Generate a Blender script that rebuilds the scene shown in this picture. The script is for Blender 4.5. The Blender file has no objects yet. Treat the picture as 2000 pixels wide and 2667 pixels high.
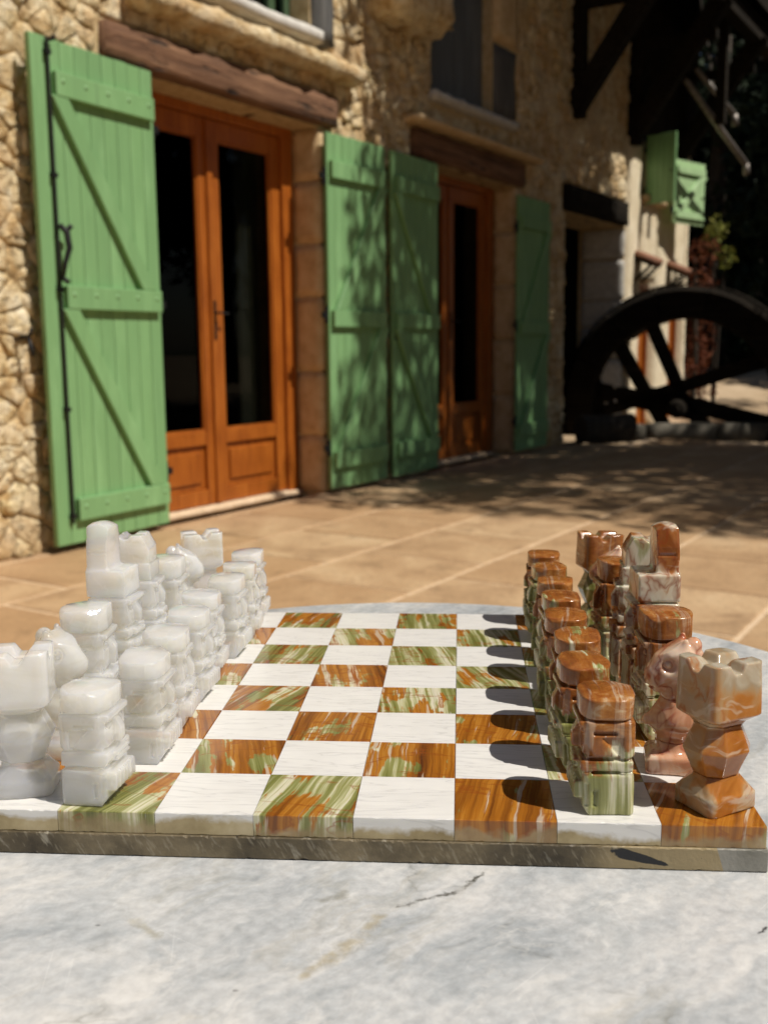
import bpy, bmesh, math, random
import numpy as np
from mathutils import Vector, Matrix

# ------------------------------------------------------------------ camera, sky, sun, exposure
sc = bpy.context.scene
COL = sc.collection
R3 = math.radians
cam_d = bpy.data.cameras.new('camera')
cam = bpy.data.objects.new('camera', cam_d)
COL.objects.link(cam)
sc.camera = cam
CAM = Vector((0.041869, -0.544839, 0.920269))
right = Vector((0.9973489, 0.0721523, -0.0094423))
down = Vector((0.0019444, -0.1561384, -0.9877333))
fwd = Vector((-0.0727415, 0.9850964, -0.1558647))
m = Matrix((right, -down, -fwd)).transposed().to_4x4()
m.translation = CAM
cam.matrix_world = m
cam_d.sensor_fit = 'HORIZONTAL'
cam_d.sensor_width = 36.0
cam_d.lens = 2705.92 / 2000.0 * 36.0
cam_d.clip_start = 0.02
cam_d.clip_end = 600.0
cam_d.dof.use_dof = True
cam_d.dof.focus_distance = 0.48
cam_d.dof.aperture_fstop = 20.0
cam_d.dof.aperture_blades = 0

SUN = Vector((0.75, -0.30, 1.20)).normalized()
world = bpy.data.worlds.new('World')
sc.world = world
world.use_nodes = True
wn = world.node_tree
wn.nodes.clear()
w_out = wn.nodes.new('ShaderNodeOutputWorld')
w_bg = wn.nodes.new('ShaderNodeBackground')
w_sky = wn.nodes.new('ShaderNodeTexSky')
w_sky.sky_type = 'NISHITA'
w_sky.sun_disc = False
w_sky.sun_elevation = math.asin(SUN.z)
w_sky.sun_rotation = math.atan2(SUN.x, SUN.y)
w_sky.altitude = 150
w_bg.inputs['Strength'].default_value = 0.05
wn.links.new(w_sky.outputs[0], w_bg.inputs[0])
wn.links.new(w_bg.outputs[0], w_out.inputs[0])
sun_d = bpy.data.lights.new('sun', 'SUN')
sun_d.energy = 5.0
sun_d.angle = R3(0.53)
sun_d.color = (1.0, 0.93, 0.82)
sun = bpy.data.objects.new('sun', sun_d)
COL.objects.link(sun)
sun.rotation_euler = (-SUN).to_track_quat('-Z', 'Y').to_euler()
sun.location = (8, -4, 14)
sc.view_settings.view_transform = 'Standard'
sc.view_settings.look = 'None'
sc.view_settings.exposure = -0.02
sc.view_settings.gamma = 1.0
sc.view_settings.use_curve_mapping = False
sc.render.engine = 'CYCLES'
sc.cycles.max_bounces = 8
sc.cycles.diffuse_bounces = 4
sc.cycles.transmission_bounces = 6
sc.cycles.caustics_reflective = False
sc.cycles.caustics_refractive = False
sc.cycles.sample_clamp_indirect = 6.0

# ------------------------------------------------------------------ material helpers
class NT:
    def __init__(s, name):
        s.m = bpy.data.materials.new(name)
        s.m.use_nodes = True
        s.t = s.m.node_tree
        s.t.nodes.clear()
        s.out = s.t.nodes.new('ShaderNodeOutputMaterial')
        s.p = s.t.nodes.new('ShaderNodeBsdfPrincipled')
        s.t.links.new(s.p.outputs[0], s.out.inputs[0])
        s.tc = s.t.nodes.new('ShaderNodeTexCoord')
    def put(s, sock, v):
        if v is None:
            return
        if isinstance(v, bpy.types.NodeSocket):
            s.t.links.new(v, sock)
        else:
            if sock.type == 'RGBA' and not hasattr(v, '__len__'):
                v = (v, v, v, 1)
            if sock.type == 'RGBA' and len(v) == 3:
                v = tuple(v) + (1,)
            sock.default_value = v
    def n(s, typ, ins=None, **kw):
        nd = s.t.nodes.new(typ)
        for k, v in kw.items():
            setattr(nd, k, v)
        for k, v in (ins or {}).items():
            s.put(nd.inputs[k], v)
        return nd
    def math(s, op, a, b=0.0, c=None):
        d = {0: a, 1: b}
        if c is not None:
            d[2] = c
        return s.n('ShaderNodeMath', d, operation=op).outputs[0]
    def vmath(s, op, a, b=(0, 0, 0)):
        return s.n('ShaderNodeVectorMath', {0: a, 1: b}, operation=op).outputs[0]
    def obj(s):
        return s.tc.outputs['Object']
    def rnd(s):
        return s.n('ShaderNodeObjectInfo').outputs['Random']
    def ocol(s):
        return s.n('ShaderNodeObjectInfo').outputs['Color']
    def map(s, v, scale=(1, 1, 1), rot=(0, 0, 0), loc=(0, 0, 0)):
        return s.n('ShaderNodeMapping', {'Vector': v, 'Scale': scale, 'Rotation': rot, 'Location': loc}).outputs[0]
    def rmap(s, v, rot, scale=(1, 1, 1), loc=(0, 0, 0)):
        return s.map(s.map(v, (1, 1, 1), rot), scale, (0, 0, 0), loc)
    def noise(s, v, scale, detail=4.0, rough=0.55, dist=0.0, out='Fac'):
        nd = s.n('ShaderNodeTexNoise', {'Vector': v, 'Scale': scale, 'Detail': detail, 'Roughness': rough, 'Distortion': dist})
        return nd.outputs[out]
    def vor(s, v, scale, feature='F1', out='Distance'):
        return s.n('ShaderNodeTexVoronoi', {'Vector': v, 'Scale': scale}, feature=feature).outputs[out]
    def ramp(s, f, stops, interp='LINEAR'):
        nd = s.n('ShaderNodeValToRGB', {0: f})
        cr = nd.color_ramp
        cr.interpolation = interp
        while len(cr.elements) < len(stops):
            cr.elements.new(0.5)
        for e, (p, c) in zip(cr.elements, stops):
            e.position = p
            e.color = (c, c, c, 1) if not hasattr(c, '__len__') else tuple(c[:3]) + (1,)
        return nd.outputs[0]
    def rng(s, v, a, b, c=0.0, d=1.0):
        return s.n('ShaderNodeMapRange', {0: v, 1: a, 2: b, 3: c, 4: d}).outputs[0]
    def mix(s, f, a, b, mode='MIX'):
        nd = s.t.nodes.new('ShaderNodeMix')
        nd.data_type = 'RGBA'
        nd.blend_type = mode
        s.put(nd.inputs[0], f)
        s.put(nd.inputs[6], a)
        s.put(nd.inputs[7], b)
        return nd.outputs[2]
    def sep(s, v):
        return s.n('ShaderNodeSeparateXYZ', {0: v}).outputs
    def comb(s, x=0.0, y=0.0, z=0.0):
        return s.n('ShaderNodeCombineXYZ', {0: x, 1: y, 2: z}).outputs[0]
    def bump(s, h, strength=0.3, dist=0.01, normal=None):
        nd = s.n('ShaderNodeBump', {'Strength': strength, 'Distance': dist, 'Height': h})
        if normal is not None:
            s.put(nd.inputs['Normal'], normal)
        return nd.outputs[0]
    def fin(s, color=None, rough=None, normal=None, **kw):
        s.put(s.p.inputs['Base Color'], color)
        s.put(s.p.inputs['Roughness'], rough)
        s.put(s.p.inputs['Normal'], normal)
        for k, v in kw.items():
            s.put(s.p.inputs[k.replace('_', ' ')], v)
        return s.m

M = {}
def mats():
    # --- table marble
    a = NT('table_marble')
    o = a.obj()
    w = a.noise(o, 9.0, 5, 0.6, 0.0, 'Color')
    wv = a.vmath('ADD', o, a.vmath('MULTIPLY', a.vmath('SUBTRACT', w, (0.5, 0.5, 0.5)), (0.07, 0.07, 0.07)))
    st = a.rmap(wv, (0, 0, R3(-48)), (1.0, 2.3, 1.0))
    clouds = a.math('ADD', a.math('MULTIPLY', a.noise(st, 11.0, 10, 0.66), 0.62), a.math('MULTIPLY', a.noise(a.rmap(wv, (0, 0, R3(-48)), (1.0, 2.8, 1.0), (5, 3, 0)), 38.0, 8, 0.7), 0.38))
    c1 = a.ramp(clouds, [(0.36, (0.285, 0.31, 0.335)), (0.45, (0.395, 0.415, 0.435)), (0.52, (0.475, 0.487, 0.50)), (0.60, (0.57, 0.57, 0.568)), (0.70, (0.65, 0.638, 0.615))])
    # fine cracks: broken edges of stretched cells
    vc = a.rmap(wv, (0, 0, R3(-46)), (1.0, 2.1, 1.0), (0.31, 0.17, 0))
    ed = a.vor(vc, 7.5, 'DISTANCE_TO_EDGE')
    ed = a.math('ADD', ed, a.math('MULTIPLY', a.math('SUBTRACT', a.noise(o, 160, 4, 0.7), 0.5), 0.03))
    vein = a.ramp(ed, [(0.0, 1.0), (0.004, 0.5), (0.028, 0.0)])
    vmask = a.ramp(a.noise(o, 13.0, 5, 0.6), [(0.53, 0.0), (0.60, 1.0)])
    vf = a.math('MULTIPLY', vein, vmask)
    c2 = a.mix(a.math('MULTIPLY', vf, 0.5), c1, (0.11, 0.113, 0.10))
    yel = a.ramp(a.math('ABSOLUTE', a.math('SUBTRACT', a.noise(a.rmap(wv, (0, 0, R3(-50)), (1, 3.2, 1), (7.3, 2.2, 0)), 6.5, 6, 0.6), 0.5)), [(0.0, 1.0), (0.035, 0.0)])
    ym = a.math('MULTIPLY', yel, a.ramp(a.noise(a.map(o, (1, 1, 1), (0, 0, 0), (3, 1, 0)), 9.0, 3, 0.5, 0.0), [(0.50, 0.0), (0.58, 1.0)]))
    c3 = a.mix(a.math('MULTIPLY', ym, 0.16), c2, (0.27, 0.22, 0.11))
    wp = a.ramp(a.noise(a.rmap(wv, (0, 0, R3(-48)), (1, 1.8, 1), (1.3, 6.2, 0)), 15.0, 9, 0.72), [(0.56, 0.0), (0.63, 1.0)])
    c3 = a.mix(a.math('MULTIPLY', wp, 0.45), c3, (0.68, 0.665, 0.645))
    # single veins of this slab: a thin dark crack, a tan vein, small marks
    fine = a.vmath('MULTIPLY', a.vmath('SUBTRACT', a.noise(o, 90.0, 5, 0.65, 0.0, 'Color'), (0.5, 0.5, 0.5)), (0.011, 0.011, 0.0))
    of = a.vmath('MULTIPLY', a.vmath('ADD', o, fine), (1, 1, 0))
    def seg(p, q, w):
        p, q = Vector((p[0], p[1], 0)), Vector((q[0], q[1], 0))
        d = q - p
        t = a.math('DIVIDE', a.n('ShaderNodeVectorMath', {0: a.vmath('SUBTRACT', of, tuple(p)), 1: tuple(d)}, operation='DOT_PRODUCT').outputs['Value'], d.length_squared)
        t = a.n('ShaderNodeClamp', {0: t}).outputs[0]
        cl = a.vmath('ADD', tuple(p), a.n('ShaderNodeVectorMath', {0: tuple(d), 'Scale': t}, operation='SCALE').outputs[0])
        dist = a.n('ShaderNodeVectorMath', {0: of, 1: cl}, operation='DISTANCE').outputs['Value']
        return a.rng(dist, w * 0.25, w, 1.0, 0.0)
    def chain(pts, w):
        r_ = None
        for p, q in zip(pts, pts[1:]):
            k_ = seg(p, q, w)
            r_ = k_ if r_ is None else a.math('MAXIMUM', r_, k_)
        return r_
    brk = a.ramp(a.noise(o, 120.0, 4, 0.6), [(0.38, 0.15), (0.55, 1.0)])
    c3 = a.mix(a.math('MULTIPLY', a.math('MULTIPLY', chain([(0.0027, -0.1842), (-0.0035, -0.1979), (-0.0103, -0.208), (-0.0187, -0.2202)], 0.0034), brk), 0.55), c3, (0.30, 0.24, 0.12))
    c3 = a.mix(a.math('MULTIPLY', a.math('MULTIPLY', chain([(-0.0833, -0.1906), (-0.0728, -0.2004)], 0.003), brk), 0.45), c3, (0.24, 0.21, 0.12))
    c3 = a.mix(a.math('MULTIPLY', a.math('MULTIPLY', chain([(-0.0117, -0.1674), (-0.0197, -0.1728)], 0.0026), brk), 0.5), c3, (0.17, 0.165, 0.13))
    c3 = a.mix(a.math('MULTIPLY', a.math('MULTIPLY', chain([(0.0427, -0.1469), (0.0333, -0.1622), (0.0188, -0.1707), (0.0089, -0.1767)], 0.0014), brk), 0.9), c3, (0.05, 0.048, 0.035))
    c3 = a.mix(a.math('MULTIPLY', chain([(0.1357, -0.1865), (0.1398, -0.1825)], 0.0011), 0.9), c3, (0.02, 0.02, 0.02))
    grain = a.noise(o, 210.0, 3, 0.6)
    c4 = a.mix(0.22, c3, a.ramp(grain, [(0.3, 0.25), (0.7, 0.9)]), 'OVERLAY')
    spk = a.ramp(a.vor(a.map(o, (1, 1.7, 1), (0, 0, 0.7)), 46.0), [(0.035, 1.0), (0.06, 0.0)])
    spk = a.math('MULTIPLY', spk, a.ramp(a.noise(o, 23.0, 2), [(0.57, 0.0), (0.62, 1.0)]))
    c5 = a.mix(a.math('MULTIPLY', spk, 0.8), c4, (0.10, 0.10, 0.10))
    scr = None
    for k, (ang, off) in enumerate(((0.55, 0.0), (-0.9, 3.0), (1.35, 8.0))):
        q = a.rmap(o, (0, 0, ang), (9.0, 520.0, 1), (off, off * 2.3, 0))
        l = a.ramp(a.noise(q, 1.0, 1, 0.4), [(0.735, 0.0), (0.77, 1.0)])
        scr = l if scr is None else a.math('MAXIMUM', scr, l)
    c6 = a.mix(a.math('MULTIPLY', scr, 0.22), c5, (0.8, 0.8, 0.8))
    rgh = a.rng(a.math('ADD', a.math('MULTIPLY', grain, 0.35), a.math('MULTIPLY', scr, 0.5)), 0, 1, 0.26, 0.55)
    nb = a.bump(a.math('ADD', a.noise(o, 420.0, 2), a.math('MULTIPLY', scr, -0.7)), 0.12, 0.0006)
    M['table'] = a.fin(c6, rgh, nb, IOR=1.5)

    # --- white board tile (faint grey grain lines, beige translucent onyx low on its sides)
    a = NT('white_tile_stone')
    r = a.rnd()
    o = a.vmath('ADD', a.obj(), a.comb(a.math('MULTIPLY', r, 3.7), a.math('MULTIPLY', r, 1.9), 0.0))
    ob = a.obj()
    q = a.map(o, (14, 95, 60), (0, 0, 0.06))
    l = a.noise(q, 1.0, 4, 0.55, 0.6)
    g = a.ramp(a.math('ABSOLUTE', a.math('SUBTRACT', a.math('FRACT', a.math('MULTIPLY', l, 7.0)), 0.5)), [(0.0, (0.58, 0.575, 0.57)), (0.10, (0.70, 0.695, 0.685)), (0.5, (0.74, 0.735, 0.72))])
    cl = a.noise(o, 60, 4)
    top = a.mix(a.rng(cl, 0.35, 0.75, 0.0, 0.45), g, (0.61, 0.60, 0.585))
    z = a.sep(ob)[2]
    edge = a.math('ADD', a.math('MULTIPLY', a.math('ADD', z, 0.0005), 150.0), a.math('MULTIPLY', a.math('SUBTRACT', a.noise(o, 38, 5, 0.6), 0.5), 2.4))
    edge = a.math('ADD', edge, a.math('MULTIPLY', a.math('FRACT', a.math('MULTIPLY', r, 5.1)), 1.1))
    ef = a.rng(edge, 0.0, 0.35, 1.0, 0.0)
    ef = a.math('MULTIPLY', ef, a.math('LESS_THAN', z, -0.0006))
    bg = a.ramp(a.noise(o, 45, 5, 0.6), [(0.3, (0.25, 0.19, 0.09)), (0.55, (0.42, 0.34, 0.19)), (0.75, (0.55, 0.47, 0.31))])
    c = a.mix(ef, top, bg)
    M['white_tile'] = a.fin(c, a.rng(cl, 0.2, 0.8, 0.14, 0.28), a.bump(a.noise(o, 900, 2), 0.05, 0.0003), IOR=1.5, Subsurface_Weight=0.12, Subsurface_Radius=(0.004, 0.004, 0.003), Subsurface_Scale=1.0)

    # --- banded onyx, for tiles
    def onyx(name, tile):
        a = NT(name)
        if tile:
            r = a.rnd()
            ang = a.math('MULTIPLY', a.math('SUBTRACT', a.math('FRACT', a.math('MULTIPLY', r, 7.7)), 0.5), 0.75)
            rot = a.n('ShaderNodeVectorRotate', {'Vector': a.obj(), 'Angle': ang}, rotation_type='Z_AXIS').outputs[0]
            o = a.vmath('ADD', rot, a.comb(a.math('MULTIPLY', r, 5.3), a.math('MULTIPLY', r, 9.1), a.math('MULTIPLY', r, 2.0)))
            bias = a.math('MULTIPLY', a.math('SUBTRACT', a.math('FRACT', a.math('MULTIPLY', r, 17.3)), 0.47), 0.21)
        else:
            oc = a.sep(a.ocol())     # x: seed, y: amount of brown, z: tilt of the bands
            o = a.n('ShaderNodeVectorRotate', {'Vector': a.obj(), 'Axis': (0.35, 1.0, 0.2), 'Angle': a.math('MULTIPLY', a.math('SUBTRACT', oc[2], 0.5), 3.0)}, rotation_type='AXIS_ANGLE').outputs[0]
            o = a.vmath('ADD', o, a.comb(a.math('MULTIPLY', oc[0], 5.3), a.math('MULTIPLY', oc[0], 9.1), a.math('MULTIPLY', oc[0], 2.0)))
            bias = a.math('SUBTRACT', oc[1], 0.5)
        wrp = a.noise(o, 26.0, 3, 0.5, 0.0, 'Color')
        ow = a.vmath('ADD', o, a.vmath('MULTIPLY', a.vmath('SUBTRACT', wrp, (0.5, 0.5, 0.5)), (0.006, 0.009, 0.007)))
        # thin parallel bands
        b1 = a.noise(a.map(ow, (430, 9, 12)), 1.0, 3, 0.6)
        b2 = a.noise(a.map(ow, (120, 7, 10)), 1.0, 3, 0.55)
        band = a.math('ADD', a.math('MULTIPLY', b1, 0.45), a.math('MULTIPLY', b2, 0.55))
        green = a.ramp(band, [(0.32, (0.075, 0.085, 0.020)), (0.42, (0.155, 0.160, 0.040)), (0.50, (0.27, 0.275, 0.10)), (0.55, (0.50, 0.49, 0.30)), (0.60, (0.66, 0.62, 0.49)), (0.65, (0.36, 0.36, 0.18)), (0.74, (0.20, 0.20, 0.07))])
        brown = a.ramp(band, [(0.32, (0.09, 0.024, 0.006)), (0.41, (0.20, 0.066, 0.009)), (0.49, (0.33, 0.120, 0.013)), (0.55, (0.43, 0.185, 0.026)), (0.585, (0.27, 0.088, 0.012)), (0.625, (0.62, 0.52, 0.37)), (0.68, (0.30, 0.085, 0.012))])
        if not tile:
            brown = a.mix(0.62, brown, a.ramp(a.noise(a.map(ow, (60, 45, 110)), 1.0, 6, 0.68, 1.2), [(0.30, (0.085, 0.022, 0.010)), (0.43, (0.19, 0.055, 0.018)), (0.53, (0.30, 0.105, 0.030)), (0.61, (0.42, 0.21, 0.085)), (0.68, (0.60, 0.50, 0.36)), (0.78, (0.24, 0.075, 0.022))]))
        # where iron has soaked in: ragged patches pulled along the bands
        pt = a.noise(a.map(ow, (62, 34, 34)), 1.0, 4, 0.55)
        pt2 = a.noise(a.map(ow, (230, 16, 24)), 1.0, 4, 0.6)
        pm = a.math('ADD', a.math('ADD', a.math('MULTIPLY', pt, 0.62), a.math('MULTIPLY', pt2, 0.38)), bias)
        if not tile:
            zz = a.sep(a.obj())[2]
            pm = a.math('ADD', pm, a.rng(zz, 0.012, 0.038, -0.20, 0.10))
        mask = a.rng(pm, 0.480, 0.510, 0.0, 1.0)
        c = a.mix(mask, green, brown)
        # thin cross veins
        cv = a.math('ABSOLUTE', a.math('SUBTRACT', a.noise(a.map(ow, (18, 60, 40), (0.3, 0, 0.25)), 1.0, 4, 0.55), 0.5))
        vn = a.ramp(cv, [(0.0, 1.0), (0.009, 0.5), (0.02, 0.0)])
        c = a.mix(a.math('MULTIPLY', vn, 0.7), c, (0.24, 0.06, 0.010))
        lt = a.ramp(a.noise(a.map(ow, (300, 22, 30), (0, 0, 0), (2, 4, 1)), 1.0, 3, 0.5), [(0.62, 0.0), (0.67, 1.0)])
        c = a.mix(a.math('MULTIPLY', lt, 0.55 if tile else 0.3), c, (0.60, 0.57, 0.48))
        if tile:
            zz = a.sep(a.obj())[2]
            e = a.math('ADD', a.math('MULTIPLY', zz, 160.0), a.math('MULTIPLY', a.math('SUBTRACT', a.noise(o, 80, 3), 0.5), 2.6))
            ef = a.math('MULTIPLY', a.rng(a.math('ADD', e, a.math('MULTIPLY', r, 0.7)), -0.75, -0.25, 1.0, 0.0), a.math('LESS_THAN', zz, -0.0006))
            bg = a.ramp(a.noise(o, 60, 5, 0.6), [(0.3, (0.20, 0.13, 0.05)), (0.6, (0.36, 0.28, 0.15)), (0.8, (0.50, 0.43, 0.28))])
            c = a.mix(a.math('MULTIPLY', ef, 0.8), c, bg)
        rough = a.rng(a.noise(o, 400, 3), 0.3, 0.7, 0.07, 0.17) if tile else a.rng(a.noise(o, 120, 4), 0.3, 0.7, 0.10, 0.34)
        nb = a.bump(a.noise(o, 260, 3, 0.6), 0.10 if tile else 0.22, 0.0006)
        return a.fin(c, rough, nb, IOR=1.55, Subsurface_Weight=0.18, Subsurface_Radius=(0.004, 0.0025, 0.001), Subsurface_Scale=1.0, Coat_Weight=0.15, Coat_Roughness=0.08)
    M['onyx_tile'] = onyx('banded_onyx_tile', True)
    M['onyx'] = onyx('banded_onyx_carving', False)

    # --- pale veined onyx (rooks, knights of the brown set)
    def pale(name, stops, vein, sub):
        a = NT(name)
        oc = a.sep(a.ocol())
        o = a.vmath('ADD', a.obj(), a.comb(a.math('MULTIPLY', oc[0], 4.1), a.math('MULTIPLY', oc[0], 7.7), a.math('MULTIPLY', oc[0], 3.0)))
        wrp = a.noise(o, 28.0, 3, 0.5, 0.0, 'Color')
        ow = a.vmath('ADD', o, a.vmath('MULTIPLY', a.vmath('SUBTRACT', wrp, (0.5, 0.5, 0.5)), (0.03, 0.03, 0.03)))
        f = a.noise(a.map(ow, (42, 26, 18), (0.2, 0.3, 0)), 1.0, 4, 0.55, 0.8)
        c = a.ramp(f, stops)
        cv = a.math('ABSOLUTE', a.math('SUBTRACT', a.noise(a.map(ow, (30, 40, 22), (0.3, 0.5, 0.25)), 1.0, 4, 0.55), 0.5))
        vn = a.ramp(cv, [(0.0, 1.0), (0.010, 0.5), (0.028, 0.0)])
        c = a.mix(a.math('MULTIPLY', vn, 0.75), c, vein)
        ln = a.noise(a.map(ow, (40, 40, 260), (0.25, 0.6, 0)), 1.0, 3)
        c = a.mix(a.ramp(ln, [(0.6, 0.0), (0.66, 0.4)]), c, (0.62, 0.55, 0.44))
        return a.fin(c, a.rng(a.noise(o, 300, 3), 0.3, 0.7, 0.08, 0.2), a.bump(a.noise(o, 220, 3, 0.6), 0.2, 0.0006), IOR=1.55, Subsurface_Weight=sub, Subsurface_Radius=(0.007, 0.004, 0.002), Subsurface_Scale=1.0, Coat_Weight=0.25, Coat_Roughness=0.06)
    M['tan_onyx'] = pale('tan_grey_onyx', [(0.30, (0.26, 0.085, 0.012)), (0.44, (0.40, 0.155, 0.030)), (0.50, (0.40, 0.24, 0.11)), (0.57, (0.36, 0.29, 0.20)), (0.66, (0.50, 0.45, 0.36)), (0.76, (0.30, 0.22, 0.13))], (0.34, 0.12, 0.03), 0.3)
    M['pink_onyx'] = pale('pink_cream_onyx', [(0.30, (0.40, 0.16, 0.07)), (0.42, (0.58, 0.32, 0.20)), (0.50, (0.66, 0.46, 0.34)), (0.60, (0.68, 0.55, 0.44)), (0.72, (0.60, 0.40, 0.30))], (0.30, 0.05, 0.02), 0.35)
    M['cream_onyx'] = pale('cream_streaked_onyx', [(0.32, (0.20, 0.060, 0.012)), (0.41, (0.36, 0.14, 0.04)), (0.465, (0.60, 0.52, 0.40)), (0.58, (0.62, 0.58, 0.48)), (0.66, (0.36, 0.36, 0.20)), (0.76, (0.56, 0.50, 0.38))], (0.22, 0.045, 0.01), 0.25)

    # --- white onyx
    a = NT('white_onyx')
    oc = a.sep(a.ocol())
    o = a.vmath('ADD', a.obj(), a.comb(a.math('MULTIPLY', oc[0], 4.1), a.math('MULTIPLY', oc[0], 7.7), a.math('MULTIPLY', oc[0], 3.0)))
    f = a.noise(a.map(o, (25, 25, 70), (0.3, 0.2, 0)), 1.0, 4, 0.55, 0.6)
    c = a.ramp(f, [(0.32, (0.70, 0.67, 0.59)), (0.48, (0.83, 0.84, 0.83)), (0.62, (0.89, 0.91, 0.925))])
    c = a.mix(a.rng(oc[1], 0, 1, 0, 0.5), c, (0.82, 0.74, 0.60))
    cr = a.math('ABSOLUTE', a.math('SUBTRACT', a.noise(a.map(o, (40, 30, 24), (0.7, 0.5, 0.25)), 1.0, 4, 0.55), 0.5))
    c = a.mix(a.ramp(cr, [(0.0, 0.35), (0.012, 0.0)]), c, (0.97, 0.97, 0.96))
    M['white_onyx'] = a.fin(c, a.rng(a.noise(o, 300, 3), 0.3, 0.7, 0.06, 0.16), a.bump(a.math('ADD', a.noise(o, 180, 4, 0.6), a.math('MULTIPLY', a.noise(o, 75, 2), 0.8)), 0.22, 0.0007), IOR=1.5, Subsurface_Weight=1.0, Subsurface_Radius=(0.026, 0.024, 0.019), Subsurface_Scale=1.0, Subsurface_Anisotropy=0.3, Coat_Weight=0.8, Coat_Roughness=0.03)
    tr = a.n('ShaderNodeBsdfTransparent', {0: (0.97, 0.97, 0.95)})
    lw = a.n('ShaderNodeLayerWeight', {0: 0.35}).outputs['Facing']
    mx = a.n('ShaderNodeMixShader', {0: a.rng(lw, 0.0, 1.0, 0.45, 0.12), 1: a.p.outputs[0], 2: tr.outputs[0]})
    a.t.links.new(mx.outputs[0], a.out.inputs[0])

    # --- board base
    a = NT('board_base_stone')
    o = a.obj()
    x = a.sep(o)[0]
    f = a.noise(o, 32, 6, 0.65)
    c = a.ramp(f, [(0.32, (0.045, 0.034, 0.019)), (0.5, (0.115, 0.090, 0.052)), (0.68, (0.22, 0.175, 0.105))])
    sw = a.noise(a.rmap(o, (0, 0.5, 0), (800, 800, 160)), 1.0, 2, 0.5)
    c = a.mix(a.ramp(sw, [(0.58, 0.0), (0.68, 0.35)]), c, (0.34, 0.30, 0.22))
    fl = a.noise(a.rmap(o, (0.0, 0.6, 0), (160, 160, 60)), 1.0, 4)
    c = a.mix(a.ramp(fl, [(0.62, 0.0), (0.7, 0.5)]), c, (0.45, 0.42, 0.34))
    tn = a.rng(a.math('ADD', x, a.math('MULTIPLY', a.math('SUBTRACT', a.noise(o, 30, 3), 0.5), 0.05)), 0.085, 0.105)
    c = a.mix(a.math('MULTIPLY', tn, 0.7), c, (0.36, 0.28, 0.15))
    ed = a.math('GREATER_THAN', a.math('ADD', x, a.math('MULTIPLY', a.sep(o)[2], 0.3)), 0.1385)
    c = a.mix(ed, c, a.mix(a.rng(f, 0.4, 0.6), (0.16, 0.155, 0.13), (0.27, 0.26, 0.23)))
    # dark flake and a dark corner set in the stone
    dx = a.math('DIVIDE', a.math('SUBTRACT', a.math('ADD', x, a.math('MULTIPLY', a.math('SUBTRACT', a.noise(o, 190, 4, 0.6), 0.5), 0.012)), 0.1125), 0.0115)
    dz = a.math('DIVIDE', a.math('ADD', a.math('ADD', a.sep(o)[2], 0.0138), a.math('MULTIPLY', a.math('SUBTRACT', x, 0.1125), 0.25)), 0.0024)
    dz = a.math('MULTIPLY', dz, a.math('ADD', 1.25, a.math('MULTIPLY', dx, 0.75)))
    dd = a.math('ADD', a.math('MULTIPLY', dx, dx), a.math('MULTIPLY', dz, dz))
    c = a.mix(a.rng(dd, 0.85, 1.0, 1.0, 0.0), c, (0.012, 0.013, 0.016))
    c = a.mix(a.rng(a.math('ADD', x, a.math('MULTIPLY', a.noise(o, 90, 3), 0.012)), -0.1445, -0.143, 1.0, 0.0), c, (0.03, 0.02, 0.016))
    pit = a.ramp(a.vor(o, 130), [(0.05, 1.0), (0.09, 0.0)])
    pit = a.math('MULTIPLY', pit, a.ramp(a.noise(o, 70, 1), [(0.55, 0), (0.6, 1)]))
    c = a.mix(pit, c, (0.02, 0.017, 0.012))
    M['board_base'] = a.fin(c, 0.55, a.bump(a.math('ADD', a.noise(o, 420, 4), a.math('MULTIPLY', pit, -2.0)), 0.3, 0.0008))

    # --- paving
    a = NT('sandstone_paving')
    r = a.rnd()
    g = a.tc.outputs['Object']
    o = a.vmath('ADD', g, a.comb(a.math('MULTIPLY', r, 31.0), a.math('MULTIPLY', r, 17.0), 0.0))
    f = a.noise(o, 3.0, 6, 0.62, 0.5)
    c = a.ramp(f, [(0.28, (0.28, 0.18, 0.10)), (0.46, (0.42, 0.28, 0.16)), (0.60, (0.51, 0.36, 0.215)), (0.76, (0.58, 0.445, 0.29))])
    c = a.mix(a.rng(r, 0, 1, 0.0, 0.7), c, (0.36, 0.215, 0.105))
    s2 = a.noise(o, 45, 5, 0.65)
    c = a.mix(0.35, c, a.ramp(s2, [(0.3, 0.30), (0.7, 0.72)]), 'OVERLAY')
    dk = a.ramp(a.noise(o, 7, 6, 0.65), [(0.54, 0.0), (0.72, 0.5)])
    c = a.mix(dk, c, (0.17, 0.10, 0.05))
    M['paving'] = a.fin(c, 0.72, a.bump(a.math('ADD', f, a.math('MULTIPLY', s2, 0.3)), 0.25, 0.004))
    a = NT('paving_joint_mortar')
    o = a.obj()
    M['joint'] = a.fin(a.ramp(a.noise(o, 30, 5), [(0.3, (0.52, 0.37, 0.23)), (0.7, (0.70, 0.54, 0.38))]), 0.9, a.bump(a.noise(o, 160, 3), 0.4, 0.003))
    a = NT('earth_ground')
    o = a.obj()
    f = a.noise(o, 0.9, 8, 0.65)
    c = a.ramp(f, [(0.3, (0.24, 0.17, 0.10)), (0.5, (0.40, 0.29, 0.18)), (0.72, (0.52, 0.40, 0.27))])
    far = a.noise(o, 0.11, 3)
    sp = a.sep(o)
    gm = a.rng(a.math('ADD', a.math('SUBTRACT', sp[1], a.math('MULTIPLY', sp[0], 0.15)), a.math('MULTIPLY', far, 6.0)), 21.0, 23.0)
    c = a.mix(gm, c, a.ramp(a.noise(o, 6, 6), [(0.3, (0.025, 0.04, 0.012)), (0.7, (0.06, 0.085, 0.025))]))
    M['ground'] = a.fin(c, 0.95, a.bump(a.noise(o, 40, 6, 0.7), 0.5, 0.02))

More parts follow.
